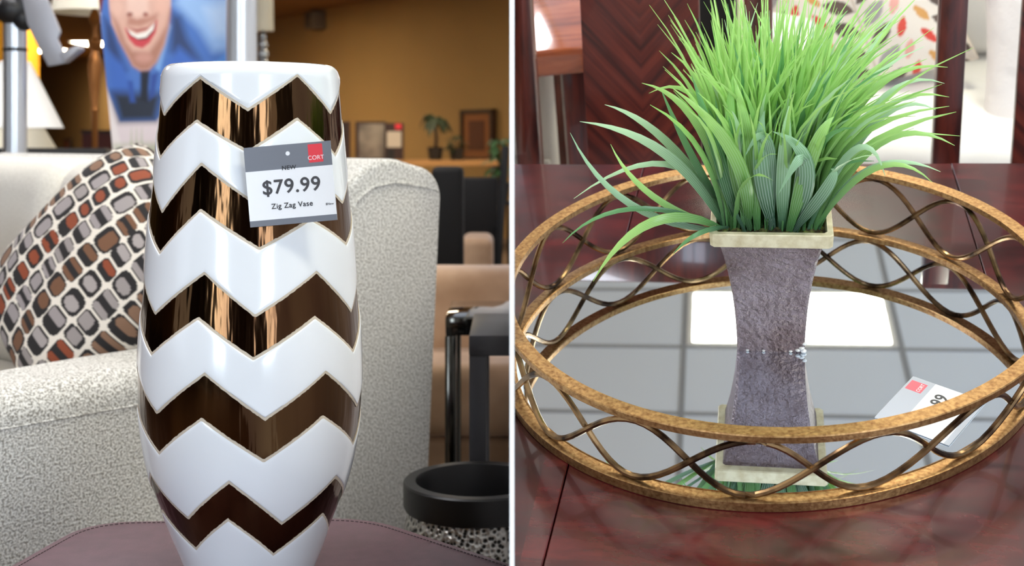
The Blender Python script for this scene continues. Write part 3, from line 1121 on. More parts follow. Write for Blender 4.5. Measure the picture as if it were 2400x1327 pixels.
def leaned(px0, px1, y0, y1, d, label, parts):
    t = thing('framed_artwork', label, 'artwork', ((px0 + px1) / 2 * d / 3000 - 0.4 * d, d, 0), 0, 'artworks standing on the console')
    k = d / 3000
    w_ = (px1 - px0) * k / 2
    a, b_ = EYE + (330 - y1) * k, EYE + (330 - y0) * k
    MB().box(-w_, w_, -0.012, 0.012, a, b_).build('frame', DKWOOD, t, smooth=False)
    for (u0, u1, v0, v1, m_) in parts:
        MB().box(-w_ + 2 * w_ * u0, -w_ + 2 * w_ * u1, -0.02, -0.012, a + (b_ - a) * v0, a + (b_ - a) * v1).build('panel', m_, t, smooth=False)


ART1 = mat('grey_abstract_print', (150, 140, 128), 0.7, var=(7, 3, (98, 90, 84), 0.35, 0.65))
ART2 = mat('pale_print', (196, 184, 168), 0.7)
ARTB = mat('black_print', (30, 28, 30), 0.7)
leaned(798, 821, 285, 376, 11.02, 'narrow dark framed artwork right behind the vase shoulder', [(0.1, 0.5, 0.05, 0.95, ARTB)])
leaned(833, 905, 285, 376, 11.06, 'framed artwork with smoky grey abstract print', [(0.12, 0.95, 0.06, 0.94, ART1)])
leaned(903, 946, 289, 376, 10.96, 'framed artwork with pale panel and red corner', [(0.1, 0.88, 0.35, 0.78, ART2), (0.55, 0.88, 0.84, 0.98, CARDR), (0.1, 0.5, 0.02, 0.3, ARTB)])


def plant_palm(loc, h, label, m, nfr, r, seed, pot_r=0.07):
    t = thing('potted_palm', label, 'plant', loc)
    rnd = random.Random(seed)
    MB().lathe([(0.001, 0), (pot_r * 0.75, 0), (pot_r, pot_r * 1.6), (pot_r * 0.9, pot_r * 1.6), (0.001, pot_r * 1.4)], 20).build('pot', DKPOT, t)
    MB().tube([(0, 0, pot_r), (0.008, 0, h * 0.4), (0, 0, h * 0.72)], [0.018, 0.015, 0.012], 8).build('trunk', DKWOOD, t)
    for i in range(nfr):
        a = 2 * math.pi * i / nfr + rnd.uniform(-0.3, 0.3)
        ln = r * rnd.uniform(0.75, 1.05)
        rise = h * 0.28 * rnd.uniform(0.3, 1.0)
        v, f = [], []
        S = 9
        for k_ in range(S + 1):
            u = k_ / S
            rad = ln * u
            z = h * 0.72 + rise * math.sin(min(u * 2.2, 3.0)) - 0.35 * h * u * u * rnd.uniform(0.8, 1.0)
            wd = 0.035 * math.sin(math.pi * min(u * 0.95 + 0.05, 1)) + 0.004
            c_, s_ = math.cos(a), math.sin(a)
            v += [(rad * c_ - wd * s_, rad * s_ + wd * c_, z - 0.4 * wd), (rad * c_, rad * s_, z + 0.2 * wd), (rad * c_ + wd * s_, rad * s_ - wd * c_, z - 0.4 * wd)]
        for k_ in range(S):
            for e_ in (0, 1):
                f.append((k_ * 3 + e_, k_ * 3 + e_ + 1, k_ * 3 + e_ + 4, k_ * 3 + e_ + 3))
        MB().add(v, f).build('frond', m, t)
    return t


plant_palm((-0.655, 10.95, 0.785), 0.44, 'small dark palm with drooping fronds standing on the honey wood console', PALMG, 13, 0.17, 3)


def leafy(loc, h, spread, n, label, m, seed, leaf=0.03, stem_m=DKWOOD):
    t = thing('leafy_plant', label, 'plant', loc)
    rnd = random.Random(seed)
    MB().lathe([(0.001, 0), (0.05, 0), (0.065, 0.1), (0.058, 0.1), (0.001, 0.085)], 20).build('pot', DKPOT, t)
    MB().tube([(0, 0, 0.05), (0.01, 0, h * 0.5), (0, 0.01, h * 0.9)], [0.008, 0.006, 0.003], 6).build('stem', stem_m, t)
    for i in range(n):
        z = h * rnd.uniform(0.35, 1.0)
        a = rnd.uniform(0, 6.283)
        rr_ = spread * rnd.uniform(0.2, 1.0)
        M = Matrix.Translation((rr_ * math.cos(a), rr_ * math.sin(a), z)) @ Matrix.Rotation(a, 4, 'Z') @ Matrix.Rotation(rnd.uniform(-0.2, 0.9), 4, 'Y') @ Matrix.Rotation(rnd.uniform(-0.5, 0.5), 4, 'X')
        s = leaf * rnd.uniform(0.7, 1.2)
        v = [M @ Vector(q) for q in ((-s, 0, 0), (-s * 0.3, s * 0.55, 0.1 * s), (0.5 * s, s * 0.45, 0.1 * s), (s * 1.2, 0, -0.15 * s), (0.5 * s, -s * 0.45, 0.1 * s), (-s * 0.3, -s * 0.55, 0.1 * s), (0.1 * s, 0, -0.05 * s))]
        MB().add(v, [(0, 6, 1), (1, 6, 2), (2, 6, 3), (3, 6, 4), (4, 6, 5), (5, 6, 0)]).build('leaf', m, t)
    return t


leafy((-0.47, 10.86, 0.785), 0.20, 0.10, 40, 'low dark leafy plant on the console below the framed print', PALMG, 8, 0.03)
leafy((-0.075, 7.0, 0.62), 0.33, 0.07, 40, 'green leafy sprig beside the divider board', FICUSG, 11, 0.035)
pd = thing('plant_stand', 'slim black plant stand holding the leafy sprig', 'stand', (-0.075, 7.0, 0))
MB().lathe([(0.001, 0.60), (0.072, 0.60), (0.072, 0.62), (0.001, 0.62)], 24).build('top', BLACKP, pd)
for a in (0, 2.09, 4.19):
    MB().tube([(0.05 * math.cos(a), 0.05 * math.sin(a), 0.60), (0.066 * math.cos(a), 0.066 * math.sin(a), 0)], 0.008, 6).build('leg', BLACKP, pd)

# dark seats
c = thing('armchair', 'black armchair close behind the oatmeal sofa', 'chair', (-0.205, 4.25, 0))
MB().box(-0.06, 0.045, -0.05, 0.05, 0.1, 0.865, 0.02, 3).build('backrest', BLACKL, c)
MB().box(-0.06, 0.05, 0.05, 0.3, 0.1, 0.45, 0.03, 3).build('seat', BLACKL, c)
for sx in (-0.04, 0.03):
    for sy in (0.0, 0.27):
        MB().box(sx - 0.012, sx + 0.012, sy - 0.012, sy + 0.012, 0, 0.1).build('leg', DKWOOD, c)
c = thing('dining_chair', 'black leather dining chair with low square back', 'chair', (-0.147, 5.2, 0))
MB().box(-0.088, 0.09, -0.03, 0.03, 0.56, 0.802, 0.015, 3).build('backrest', mat('charcoal_leather', (26, 25, 25), 0.6, spec=0.25), c)
MB().box(-0.1, 0.1, 0.0, 0.35, 0.40, 0.46, 0.02, 3).build('seat', BLACKL, c)
for sx in (-0.085, 0.085):
    MB().box(sx - 0.015, sx + 0.015, -0.03, 0.0, 0, 0.6).build('leg', BLACKL, c)
    MB().box(sx - 0.015, sx + 0.015, 0.30, 0.33, 0, 0.42).build('leg', BLACKL, c)
c = thing('ottoman', 'tan suede ottoman under the black dining chair', 'ottoman', (-0.125, 4.75, 0))
MB().box(-0.062, 0.055, -0.16, 0.16, 0.06, 0.60, 0.03, 4).build('cushion', TAN, c)
for sx in (-0.04, 0.035):
    for sy in (-0.12, 0.12):
        MB().box(sx - 0.012, sx + 0.012, sy - 0.012, sy + 0.012, 0, 0.07).build('foot', DKWOOD, c)
c = thing('dining_chair', 'black chair with raked rear post standing against the divider board', 'chair', (0, 4.35, 0))
MB().tube([(-0.062, 0.0, 0.0), (-0.05, -0.02, 0.48), (-0.022, 0.04, 0.93)], 0.014, 6).build('rear_post', BLACKP, c)
MB().box(-0.056, -0.004, -0.40, -0.03, 0.44, 0.48, 0.01).build('seat', BLACKL, c)
MB().box(-0.05, -0.02, -0.40, -0.37, 0, 0.44).build('leg', BLACKP, c, smooth=False)

# tan sofa, tables, pot
c = thing('sofa', 'tan suede sofa behind the dark metal tables', 'sofa', (0, 0, 0))
MB().box(-0.33, 0.3, 3.02, 3.20, 0.08, 0.645, 0.05, 5).build('backrest', TAN, c, angle=60)
MB().box(-0.33, 0.3, 2.78, 3.05, 0.30, 0.462, 0.035, 5).build('seat_cushion', TAN, c, angle=60)
MB().box(-0.32, 0.3, 2.80, 3.04, 0.06, 0.30, 0.02, 3).build('seat_base', TAN, c)
MB().box(-0.30, -0.26, 2.83, 2.87, 0, 0.07).build('foot', DKWOOD, c, smooth=False)
MB().box(-0.30, -0.26, 3.12, 3.16, 0, 0.09).build('foot', DKWOOD, c, smooth=False)

c = thing('end_table', 'smoked chrome end table with black glass top before the tan sofa', 'table')
MB().box(-0.128, 0.25, 2.46, 2.70, 0.575, 0.612, 0.003).build('glass_top', BLKGLASS, c)
for y in (2.46, 2.678):
    MB().box(-0.129, -0.107, y, y + 0.022, 0, 0.575, 0.002).build('leg', CHROME, c)
MB().box(-0.128, 0.25, 2.458, 2.47, 0.59, 0.61, 0.002).build('rail', CHROME, c)
c = thing('end_table', 'plain grey metal end table nearest the black pot', 'table')
MB().box(-0.0705, 0.3, 2.09, 2.36, 0.598, 0.632, 0.003).build('table_top', GUNMETAL, c)
for y in (2.092, 2.33):
    MB().box(-0.070, -0.0415, y, y + 0.0285, 0, 0.60, 0.002).build('leg', GUNMETAL, c)

# hammered silver material
m_, t_, p_ = nt('hammered_silver')
vo = t_.nodes.new('ShaderNodeTexVoronoi')
vo.inputs['Scale'].default_value = 135
tc = t_.nodes.new('ShaderNodeTexCoord')
t_.links.new(tc.outputs['Object'], vo.inputs['Vector'])
cr = t_.nodes.new('ShaderNodeValToRGB')
cr.color_ramp.elements[0].position = 0.28
cr.color_ramp.elements[0].color = (0.02, 0.019, 0.018, 1)
cr.color_ramp.elements[1].position = 0.52
cr.color_ramp.elements[1].color = (0.45, 0.44, 0.41, 1)
t_.links.new(vo.outputs['Distance'], cr.inputs['Fac'])
t_.links.new(cr.outputs['Color'], p_.inputs['Base Color'])
bm_ = t_.nodes.new('ShaderNodeBump')
bm_.inputs['Strength'].default_value = 0.9
bm_.inputs['Distance'].default_value = 0.004
t_.links.new(vo.outputs['Distance'], bm_.inputs['Height'])
t_.links.new(bm_.outputs['Normal'], p_.inputs['Normal'])
p_.inputs['Metallic'].default_value = 0.85
p_.inputs['Roughness'].default_value = 0.3
HAMMER = m_
c = thing('planter_pot', 'black rimmed pot with hammered silver body beside the leather table', 'pot', (-0.0507, 1.9, 0))
MB().lathe([(0.089, 0.36), (0.091, 0.445), (0.0925, 0.4475), (0.108, 0.4475), (0.1105, 0.445), (0.1105, 0.412), (0.108, 0.407), (0.103, 0.405), (0.089, 0.36)], 96).build('rim_band', BLKGLAZE, c)
MB().lathe([(0.103, 0.406), (0.1045, 0.398), (0.1095, 0.376), (0.1105, 0.362), (0.107, 0.346), (0.098, 0.333)], 96).build('hammered_body', HAMMER, c, angle=80)
MB().lathe([(0.098, 0.333), (0.09, 0.322), (0.085, 0.316), (0.001, 0.3155)], 96).build('foot', BLKGLAZE, c)
MB().lathe([(0.0892, 0.38), (0.06, 0.375), (0.03, 0.385), (0.001, 0.38)], 64).build('dark_filling', BLKGLOSS, c, angle=80)
c = thing('low_plinth', 'dark low plinth under the hammered pot, mostly out of the picture', 'plinth', (-0.09, 1.93, 0))
MB().box(-0.12, 0.088, -0.17, 0.12, 0.285, 0.315, 0.004).build('top', DKWOOD, c)
MB().box(-0.10, 0.086, -0.15, 0.10, 0.0, 0.285, 0.004).build('body', DKWOOD, c)

# =====================================================================================================
#                                     RIGHT ROOM
# =====================================================================================================
CUR[0] = 'R'
ZR = 3.6
RUGF = mat('pale_carpet', (196, 184, 168), 0.95, bump=(200, 0.3, 0.004))
o = MB().box(-2.0, 2.6, 1.35, 8.4, -0.06, 0.0).build('floor_right', RUGF, smooth=False)
struct(o, 'pale carpet floor under the dining set')
o = MB().box(-2.4, 3.2, 8.4, 8.5, 0, ZR).build('wall_right', mat('cream_wall_paint', (222, 212, 196), 0.85), smooth=False)  # added so the glossy table does not reflect a void
struct(o, 'cream wall added beyond the dining set for the table to reflect')
TILE = mat('white_ceiling_tile', (226, 236, 248), 0.9, bump=(120, 0.3, 0.003))
GRIDM = mat('ceiling_grid_bar', (150, 154, 160), 0.6)
ceil = bpy.data.objects.new('ceiling_right', None)
COL.objects.link(ceil)
ROOM[ceil.name] = 'R'
struct(ceil, 'white suspended tile ceiling, seen mirrored in the tray')
RZc = math.radians(2.0)
TXW, TYW = 1.07, 0.555
X0, Y0 = 0.112, 5.80
ceil.matrix_basis = Matrix.Translation((X0, Y0, ZR)) @ Matrix.Rotation(RZc, 4, 'Z')
LIT = {(0, 0), (0, -5), (2, -3), (-1, -8), (1, -9), (2, 0)}  # all but the mirrored panel are added to brighten the room
tile_me = None
gm = MB()
for i in range(-1, 4):
    for j in range(-10, 5):
        if (i, j) in LIT:
            continue
        if tile_me is None:
            to = MB().box(-TXW / 2 + 0.012, TXW / 2 - 0.012, -TYW / 2 + 0.012, TYW / 2 - 0.012, 0.002, 0.02).build('ceiling_tile', TILE, ceil, smooth=False)
            tile_me = to.data
        else:
            to = bpy.data.objects.new('ceiling_tile', tile_me)
            COL.objects.link(to)
            to.parent = ceil
        to.location = (i * TXW, j * TYW, 0)
for i in range(-1, 5):
    gm.box((i - 0.5) * TXW - 0.014, (i - 0.5) * TXW + 0.014, -10.5 * TYW, 4.5 * TYW, -0.002, 0.03)
for j in range(-10, 6):
    gm.box(-1.5 * TXW, 3.5 * TXW, (j - 0.5) * TYW - 0.012, (j - 0.5) * TYW + 0.012, -0.0015, 0.03)
gm.build('grid_bars', GRIDM, ceil, smooth=False)
PAN_R = mat('cool_light_panel', (255, 252, 236), 0.5, emit=((255, 250, 226), TROFFER_R))
for (i, j) in sorted(LIT):
    q = Matrix.Rotation(RZc, 4, 'Z') @ Vector((i * TXW, j * TYW, 0))
    troffer((X0 + q.x, Y0 + q.y, ZR + 0.014), 'fluorescent ceiling panel mirrored in the round tray' if (i, j) == (0, 0) else 'fluorescent ceiling panel added for light above the dining set, out of the picture', PAN_R, TXW - 0.09, TYW - 0.09, RZc)

# ---------------------------------------------------------------- dining table
MAHOG = mat_wood('mahogany_veneer', (46, 14, 16), (64, 21, 23), (82, 28, 29), axis=(1.6, 5, 5), scale=7, patch=True, rough=0.25, coat=0.55)
MAHOG2 = mat_wood('dark_mahogany', (46, 16, 13), (78, 28, 20), (102, 40, 28), axis=(6, 6, 0.7), scale=8, rough=0.3, coat=0.3)
CHEV = mat_wood('herringbone_mahogany', (46, 15, 12), (82, 30, 22), (104, 42, 30), axis=(0.7, 14, 5), chevron=True, scale=4.5, rough=0.35, coat=0.2)
TBZ = 0.735
tb = thing('dining_table', 'dark red mahogany dining table with glossy veneer top', 'table')
edges = [(-1.1, -1.1), (-0.2075, -0.181), (0.2675, 0.262), (1.1, 1.1)]   # board joints: x at near edge, x at far edge
yn, yf = 0.72, 1.745
for i in range(3):
    a, b_ = edges[i], edges[i + 1]
    g = 0.0007
    MB().prism([(a[0] + g, yn), (b_[0] - g, yn), (b_[1] - g, yf + 0.006 * i), (a[1] + g, yf + 0.006 * (i - 1) + 0.002)], -0.028, 'z', bev=0.001, seg=1, at=TBZ).build('top_board', MAHOG, tb, smooth=False)
MB().box(-1.05, 1.05, yn + 0.06, yf - 0.06, TBZ - 0.12, TBZ - 0.028).build('apron', MAHOG2, tb, smooth=False)
for x in (-0.95, 0.95):
    for y in (yf - 0.12,):
        MB().box(x - 0.04, x + 0.04, y - 0.04, y + 0.04, 0.0, TBZ - 0.12).build('leg', MAHOG2, tb, smooth=False)
MB().box(0.3, 0.5, 1.5, 1.6, 0.0, TBZ - 0.12).build('pedestal', MAHOG2, tb, smooth=False)

# ---------------------------------------------------------------- round mirror tray
GOLD = mat('antique_gold_leaf', (182, 144, 96), 0.36, metal=0.85, var=(240, 6, (128, 88, 52), 0.36, 0.72), bump=(260, 0.35, 0.001))
RODM = mat('antique_bronze_rod', (158, 126, 88), 0.26, metal=0.95, var=(30, 3, (58, 42, 30), 0.42, 0.62))
TC = Vector((-0.0, 1.2615, 0))


def ell(phi, a, b_, rot):
    c_, s_ = math.cos(rot), math.sin(rot)
    x, y = a * math.cos(phi), b_ * math.sin(phi)
    return (x * c_ - y * s_, x * s_ + y * c_)


TOP = (0.3085, 0.2905, math.radians(20.2))
BOT = (0.3050, 0.2750, math.radians(24.0))
tray = thing('mirror_tray', 'round antique gold mirror tray with looping wire gallery on the dining table', 'tray', (TC.x, TC.y, TBZ))


def ring(spec, prof, name, m, n=160, parent=tray, cshift=(0, 0)):
    """prof: closed (radial offset, z) outline swept round the ellipse."""
    v, f = [], []
    k = len(prof)
    for i in range(n):
        ph = 2 * math.pi * i / n
        x, y = ell(ph, *spec)
        r = math.hypot(x, y)
        for dr, z in prof:
            s = (r + dr) / r
            v.append((x * s + cshift[0], y * s + cshift[1], z))
    for i in range(n):
        j = (i + 1) % n
        for q in range(k):
            f.append((i * k + q, j * k + q, j * k + (q + 1) % k, i * k + (q + 1) % k))
    return MB().add(v, f).build(name, m, parent, angle=40)


HT = 0.099    # rim top above the table
ring(TOP, [(-0.016, HT - 0.001), (-0.001, HT), (0.0, HT - 0.001), (0.0, HT - 0.0075), (-0.001, HT - 0.0085), (-0.015, HT - 0.0085), (-0.016, HT - 0.0075)], 'top_rim', GOLD, cshift=(0.006, 0.001))
ring(BOT, [(-0.014, 0.0112), (-0.0015, 0.0118), (0.0, 0.0108), (0.0, 0.001), (-0.001, 0.0), (-0.014, 0.0)], 'base_rim', GOLD)
ring(BOT, [(-0.0138, 0.0120), (-0.0155, 0.0112), (-0.0155, 0.0075), (-0.0138, 0.007)], 'inner_lip', GOLD)
MIRROR = mat('mirror_glass', (238, 245, 252), 0.015, metal=1.0)
mv = MB()
pts = [ell(2 * math.pi * i / 160, BOT[0] - 0.013, BOT[1] - 0.013, BOT[2]) for i in range(160)]
mv.prism(pts, 0.006, 'z', at=0.002)
mv.build('mirror', MIRROR, tray, smooth=False)
NW = 8
for rod in (0, 1):
    pts = []
    NS = 8 * 24
    for i in range(NS):
        ph = 2 * math.pi * i / NS            # measured anticlockwise from the front
        s = math.sin(NW * (ph - math.radians(9.0)) + math.pi * rod)
        zmid, amp = 0.0511, 0.0362
        z = zmid + amp * s
        u = (z - 0.0118) / (HT - 0.0085 - 0.0118)
        a = -math.pi / 2 + ph
        xt, yt = ell(a - TOP[2], *TOP)
        xb, yb = ell(a - BOT[2], *BOT)
        inset = 0.0075 + (0.0017 if rod else -0.0017) * math.cos(NW * (ph - math.radians(9.0)))
        x = (xt + 0.006) * u + xb * (1 - u)
        y = (yt + 0.001) * u + yb * (1 - u)
        r = math.hypot(x, y)
        pts.append((x * (r - inset) / r, y * (r - inset) / r, z))
    MB().tube(pts, 0.0033, 8, closed=True).build('wire_wave', RODM, tray)

# price tag lying in the tray
tt = thing('price_tag', 'price tag with pink red square lying on the mirror tray', 'price tag')
A, B, D = Vector((0.1096, 1.1266)), Vector((0.1552, 1.2022)), Vector((0.1694, 1.0775))
ex = (B - A).normalized()
W2, H2 = (B - A).length, 0.080
MZ = TBZ + 0.0082
cen = A + ex * W2 / 2 + Vector((ex.y, -ex.x)) * H2 / 2
tt.matrix_basis = Matrix.Translation((cen.x, cen.y, MZ + 0.0012)) @ Matrix.Rotation(math.atan2(ex.y, ex.x), 4, 'Z')
tc2 = MB().box(-W2 / 2, W2 / 2, -H2 / 2, H2 / 2, -0.0006, 0.0).build('card', CARDW, tt, smooth=False)
MB().box(-W2 / 2, W2 / 2, H2 / 2 - H2 * 0.32, H2 / 2, 0, 0.00012).build('printed_header', mat('pale_grey_card_print', (170, 176, 190), 0.35), tc2, smooth=False)
MB().box(-W2 / 2, W2 / 2, -H2 / 2, -H2 / 2 + H2 * 0.07, 0, 0.00012).build('printed_footer', MATS['pale_grey_card_print'], tc2, smooth=False)
MB().box(W2 * 0.22, W2 * 0.42, H2 / 2 - H2 * 0.25, H2 / 2 - H2 * 0.03, 0.00012, 0.00025).build('red_square', mat('pink_red_card_print', (234, 92, 110), 0.4), tc2, smooth=False)
text('CORT', H2 * 0.07, WHITEINK, tc2, Matrix.Translation((W2 * 0.32, H2 * 0.30, 0.0003)))
text('.99', H2 * 0.24, INK, tc2, Matrix.Translation((W2 * 0.19, -H2 * 0.02, 0.0003)), bold=0.0003)

# ---------------------------------------------------------------- potted grass
PCX, PCY, PBZ, PTZ = 0.0045, 1.2800, TBZ + 0.0081, 0.9085
POTM = mat('grey_brown_crackle', (144, 130, 136), 0.42, metal=0.35, var=(16, 5, (104, 84, 84), 0.35, 0.7), bump=(150, 1.0, 0.012))
POTR = mat('pale_gold_rim', (228, 218, 184), 0.5, metal=0.2, var=(80, 4, (196, 180, 138), 0.4, 0.75), bump=(150, 0.6, 0.002))
WORN = mat('worn_silver_edge', (214, 214, 214), 0.45, metal=0.3)
gp = thing('potted_grass', 'artificial green grass plant in a flared square pot on the tray', 'plant', (PCX, PCY, PBZ))
hgt = PTZ - PBZ


def sq(hw, z, bevel=0.003):
    b_ = min(bevel, hw * 0.2)
    return [(-hw + b_, -hw, z), (hw - b_, -hw, z), (hw, -hw + b_, z), (hw, hw - b_, z), (hw - b_, hw, z), (-hw + b_, hw, z), (-hw, hw - b_, z), (-hw, -hw + b_, z)]


def sqloft(levels, name, m, cap_bottom=True):
    v, f = [], []
    for hw, z in levels:
        v += sq(hw, z)
    for k in range(len(levels) - 1):
        for i in range(8):
            j = (i + 1) % 8
            f.append((k * 8 + i, k * 8 + j, (k + 1) * 8 + j, (k + 1) * 8 + i))
    if cap_bottom:
        f.append(tuple(range(8)))
    return MB().add(v, f).build(name, m, gp, angle=30)


lv = []
for i in range(15):
    t = i / 14
    lv.append((0.0375 + 0.0035 * t + 0.0145 * t ** 2.4, t * (hgt - 0.016)))
sqloft(lv, 'pot_body', POTM)
sqloft([(0.052, hgt - 0.017), (0.063, hgt - 0.0165), (0.0642, hgt - 0.015), (0.0648, hgt - 0.001), (0.064, hgt), (0.0585, hgt), (0.058, hgt - 0.004), (0.0575, hgt - 0.0145)], 'pot_rim', POTR, False)
cm = MB()
rnd = random.Random(2)
for (x, y, z, s) in [(0.034, -0.037, 0.006, 0.0035), (0.030, -0.038, 0.0035, 0.003), (0.037, -0.036, 0.011, 0.003), (0.036, -0.037, 0.002, 0.0036), (0.022, -0.0376, 0.0015, 0.0022), (-0.008, -0.0376, 0.0012, 0.002), (-0.026, -0.0376, 0.0012, 0.002)]:
    cm.ball((x, y, z), s, 5, 0.6)
cm.build('chipped_edge', WORN, gp)
# moss
MOSS = mat('moss_and_bark', (74, 62, 36), 0.95, var=(120, 4, (126, 138, 62), 0.45, 0.65), bump=(160, 1.0, 0.006))
mo = MB()
nn = 28
rn = np.random.RandomState(5)
v, f = [], []
for i in range(nn):
    for j in range(nn):
        v.append((-0.057 + 0.114 * i / (nn - 1), -0.057 + 0.114 * j / (nn - 1), hgt - 0.014 + 0.007 * rn.rand()))
for i in range(nn - 1):
    for j in range(nn - 1):
        q = i * nn + j
        f.append((q, q + nn, q + nn + 1, q + 1))
o = mo.add(v, f).build('moss', MOSS, gp, angle=80)
o['kind'] = 'stuff'

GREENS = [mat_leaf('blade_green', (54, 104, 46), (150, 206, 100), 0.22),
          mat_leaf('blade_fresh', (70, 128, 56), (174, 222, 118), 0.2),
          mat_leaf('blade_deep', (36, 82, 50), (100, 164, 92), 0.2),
          mat_leaf('blade_pale', (62, 116, 74), (186, 224, 172), 0.25),  # pale blades stand in for whitish highlights on the grass
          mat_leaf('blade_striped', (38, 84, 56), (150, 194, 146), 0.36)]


def blade(P0, Pm, P2, wd, m, parent=gp, collect=None, flip=0.0, S=9, curlz=0.0):
    """blade through three points; widest a third up, folded along its midrib."""
    P0, Pm, P2 = Vector(P0), Vector(Pm), Vector(P2)
    C = Pm * 2 - (P0 + P2) * 0.5
    v, f, uv = [], [], []
    prev = None
    for k_ in range(S + 1):
        t = k_ / S
        p = P0 * (1 - t) ** 2 + C * 2 * t * (1 - t) + P2 * t * t
        d = (C - P0) * 2 * (1 - t) + (P2 - C) * 2 * t
        if d.length < 1e-6:
            d = P2 - P0
        d.normalize()
        view = Vector((math.sin(flip), -math.cos(flip), 0.35))
        s = d.cross(view)
        if s.length < 1e-3:
            s = Vector((1, 0, 0))
        s.normalize()
        if prev is not None and s.dot(prev) < 0:
            s = -s
        prev = s
        nrm = s.cross(d).normalized()
        wdt = wd * (0.38 + 0.62 * math.sin(math.pi * min(1.0, 0.12 + t * 0.75)) ** 0.8) * (1 - t ** 3.2) + 0.0002
        if t < 0.2:
            wdt *= 0.55 + 2.25 * t
        v += [p - s * wdt, p + nrm * wdt * 0.35, p + s * wdt]
        uv += [(0.0, t), (0.5, t), (1.0, t)]
    for k_ in range(S):
        for e_ in (0, 1):
            f.append((k_ * 3 + e_, k_ * 3 + e_ + 1, k_ * 3 + e_ + 4, k_ * 3 + e_ + 3))
    if collect is not None:
        n0 = len(collect[0])
        collect[0].extend(v)
        collect[1].extend([tuple(i + n0 for i in q) for q in f])
        collect[2].extend(uv)
        return None
    return leaf_obj('grass_blade', v, f, uv, m, parent)


def leaf_obj(name, v, f, uv, m, parent):
    me = bpy.data.meshes.new(name)
    me.from_pydata([tuple(q) for q in v], [], f)
    ul = me.uv_layers.new(name='UVMap')
    for lp in me.loops:
        ul.data[lp.index].uv = uv[lp.vertex_index]
    me.materials.append(m)
    for p in me.polygons:
        p.use_smooth = True
    o = bpy.data.objects.new(name, me)
    COL.objects.link(o)
    o.parent = parent
    return o


OFF = Vector((PCX, PCY, PBZ))
EXPL = [   # (mid, tip, half width, material) of the blades one can pick out; room coordinates
    ([-0.107, 1.26, 0.998], [-0.171, 1.26, 1.041], 0.0050, 3), ([-0.106, 1.24, 0.992], [-0.196, 1.24, 1.03], 0.0058, 3),
    ([-0.143, 1.22, 0.941], [-0.204, 1.22, 1.026], 0.0042, 4), ([-0.12, 1.23, 0.946], [-0.163, 1.23, 1.008], 0.0038, 1),
    ([-0.107, 1.25, 0.975], [-0.21, 1.25, 0.932], 0.0036, 3), ([-0.142, 1.21, 0.941], [-0.219, 1.21, 0.898], 0.0028, 2),
    ([-0.118, 1.19, 0.936], [-0.185, 1.19, 0.862], 0.0056, 1), ([-0.07, 1.2, 0.918], [-0.099, 1.2, 0.891], 0.0028, 2),
    ([-0.079, 1.24, 0.992], [-0.109, 1.24, 1.069], 0.0042, 2), ([-0.068, 1.22, 1.031], [-0.126, 1.22, 1.082], 0.0050, 1),
    ([-0.065, 1.25, 1.040], [-0.122, 1.25, 1.058], 0.0036, 1), ([-0.06, 1.23, 1.0], [-0.068, 1.23, 1.061], 0.0034, 2),
    ([-0.033, 1.2, 1.010], [-0.094, 1.2, 1.085], 0.0078, 1),
    ([0.113, 1.24, 1.004], [0.188, 1.24, 1.002], 0.0044, 1), ([0.104, 1.22, 0.985], [0.173, 1.22, 0.982], 0.0036, 3),
    ([0.107, 1.21, 0.990], [0.164, 1.21, 0.975], 0.0034, 1), ([0.11, 1.26, 1.018], [0.17, 1.26, 1.033], 0.0040, 3),
    ([0.107, 1.27, 1.018], [0.184, 1.27, 1.043], 0.0038, 1), ([0.111, 1.28, 1.028], [0.18, 1.28, 1.054], 0.0036, 3),
    ([0.104, 1.3, 1.03], [0.185, 1.3, 1.064], 0.0040, 1), ([0.086, 1.21, 1.010], [0.118, 1.21, 0.982], 0.0040, 3),
    ([0.001, 1.208, 1.020], [-0.022, 1.205, 1.006], 0.0062, 4), ([0.046, 1.205, 1.010], [0.066, 1.205, 1.050], 0.0080, 1),
    ([0.036, 1.20, 1.004], [0.012, 1.195, 0.968], 0.0072, 4), ([-0.006, 1.215, 0.995], [-0.002, 1.21, 1.055], 0.0092, 4),
    ([-0.019, 1.218, 1.017], [-0.033, 1.22, 1.088], 0.0075, 1), ([0.040, 1.205, 0.995], [0.006, 1.20, 1.036], 0.0085, 4),
    ([0.062, 1.21, 0.970], [0.064, 1.205, 0.992], 0.0066, 4), ([-0.035, 1.22, 1.01], [-0.033, 1.22, 1.093], 0.0078, 0),
    ([0.018, 1.212, 1.0], [0.022, 1.21, 1.06], 0.0080, 3), ([-0.05, 1.222, 1.0], [-0.075, 1.22, 1.09], 0.0070, 2),
]
rnd = random.Random(12)
for mid, tip, wd, mi in EXPL:
    bx = max(-0.05, min(0.05, (mid[0] - PCX) * 0.5 + rnd.uniform(-0.008, 0.008)))
    by = -0.038 + rnd.uniform(0, 0.012) if mid[1] < 1.24 else rnd.uniform(-0.035, 0.01)
    blade((bx, by, hgt - 0.012), Vector(mid) - OFF, Vector(tip) - OFF, wd, GREENS[mi], S=12)


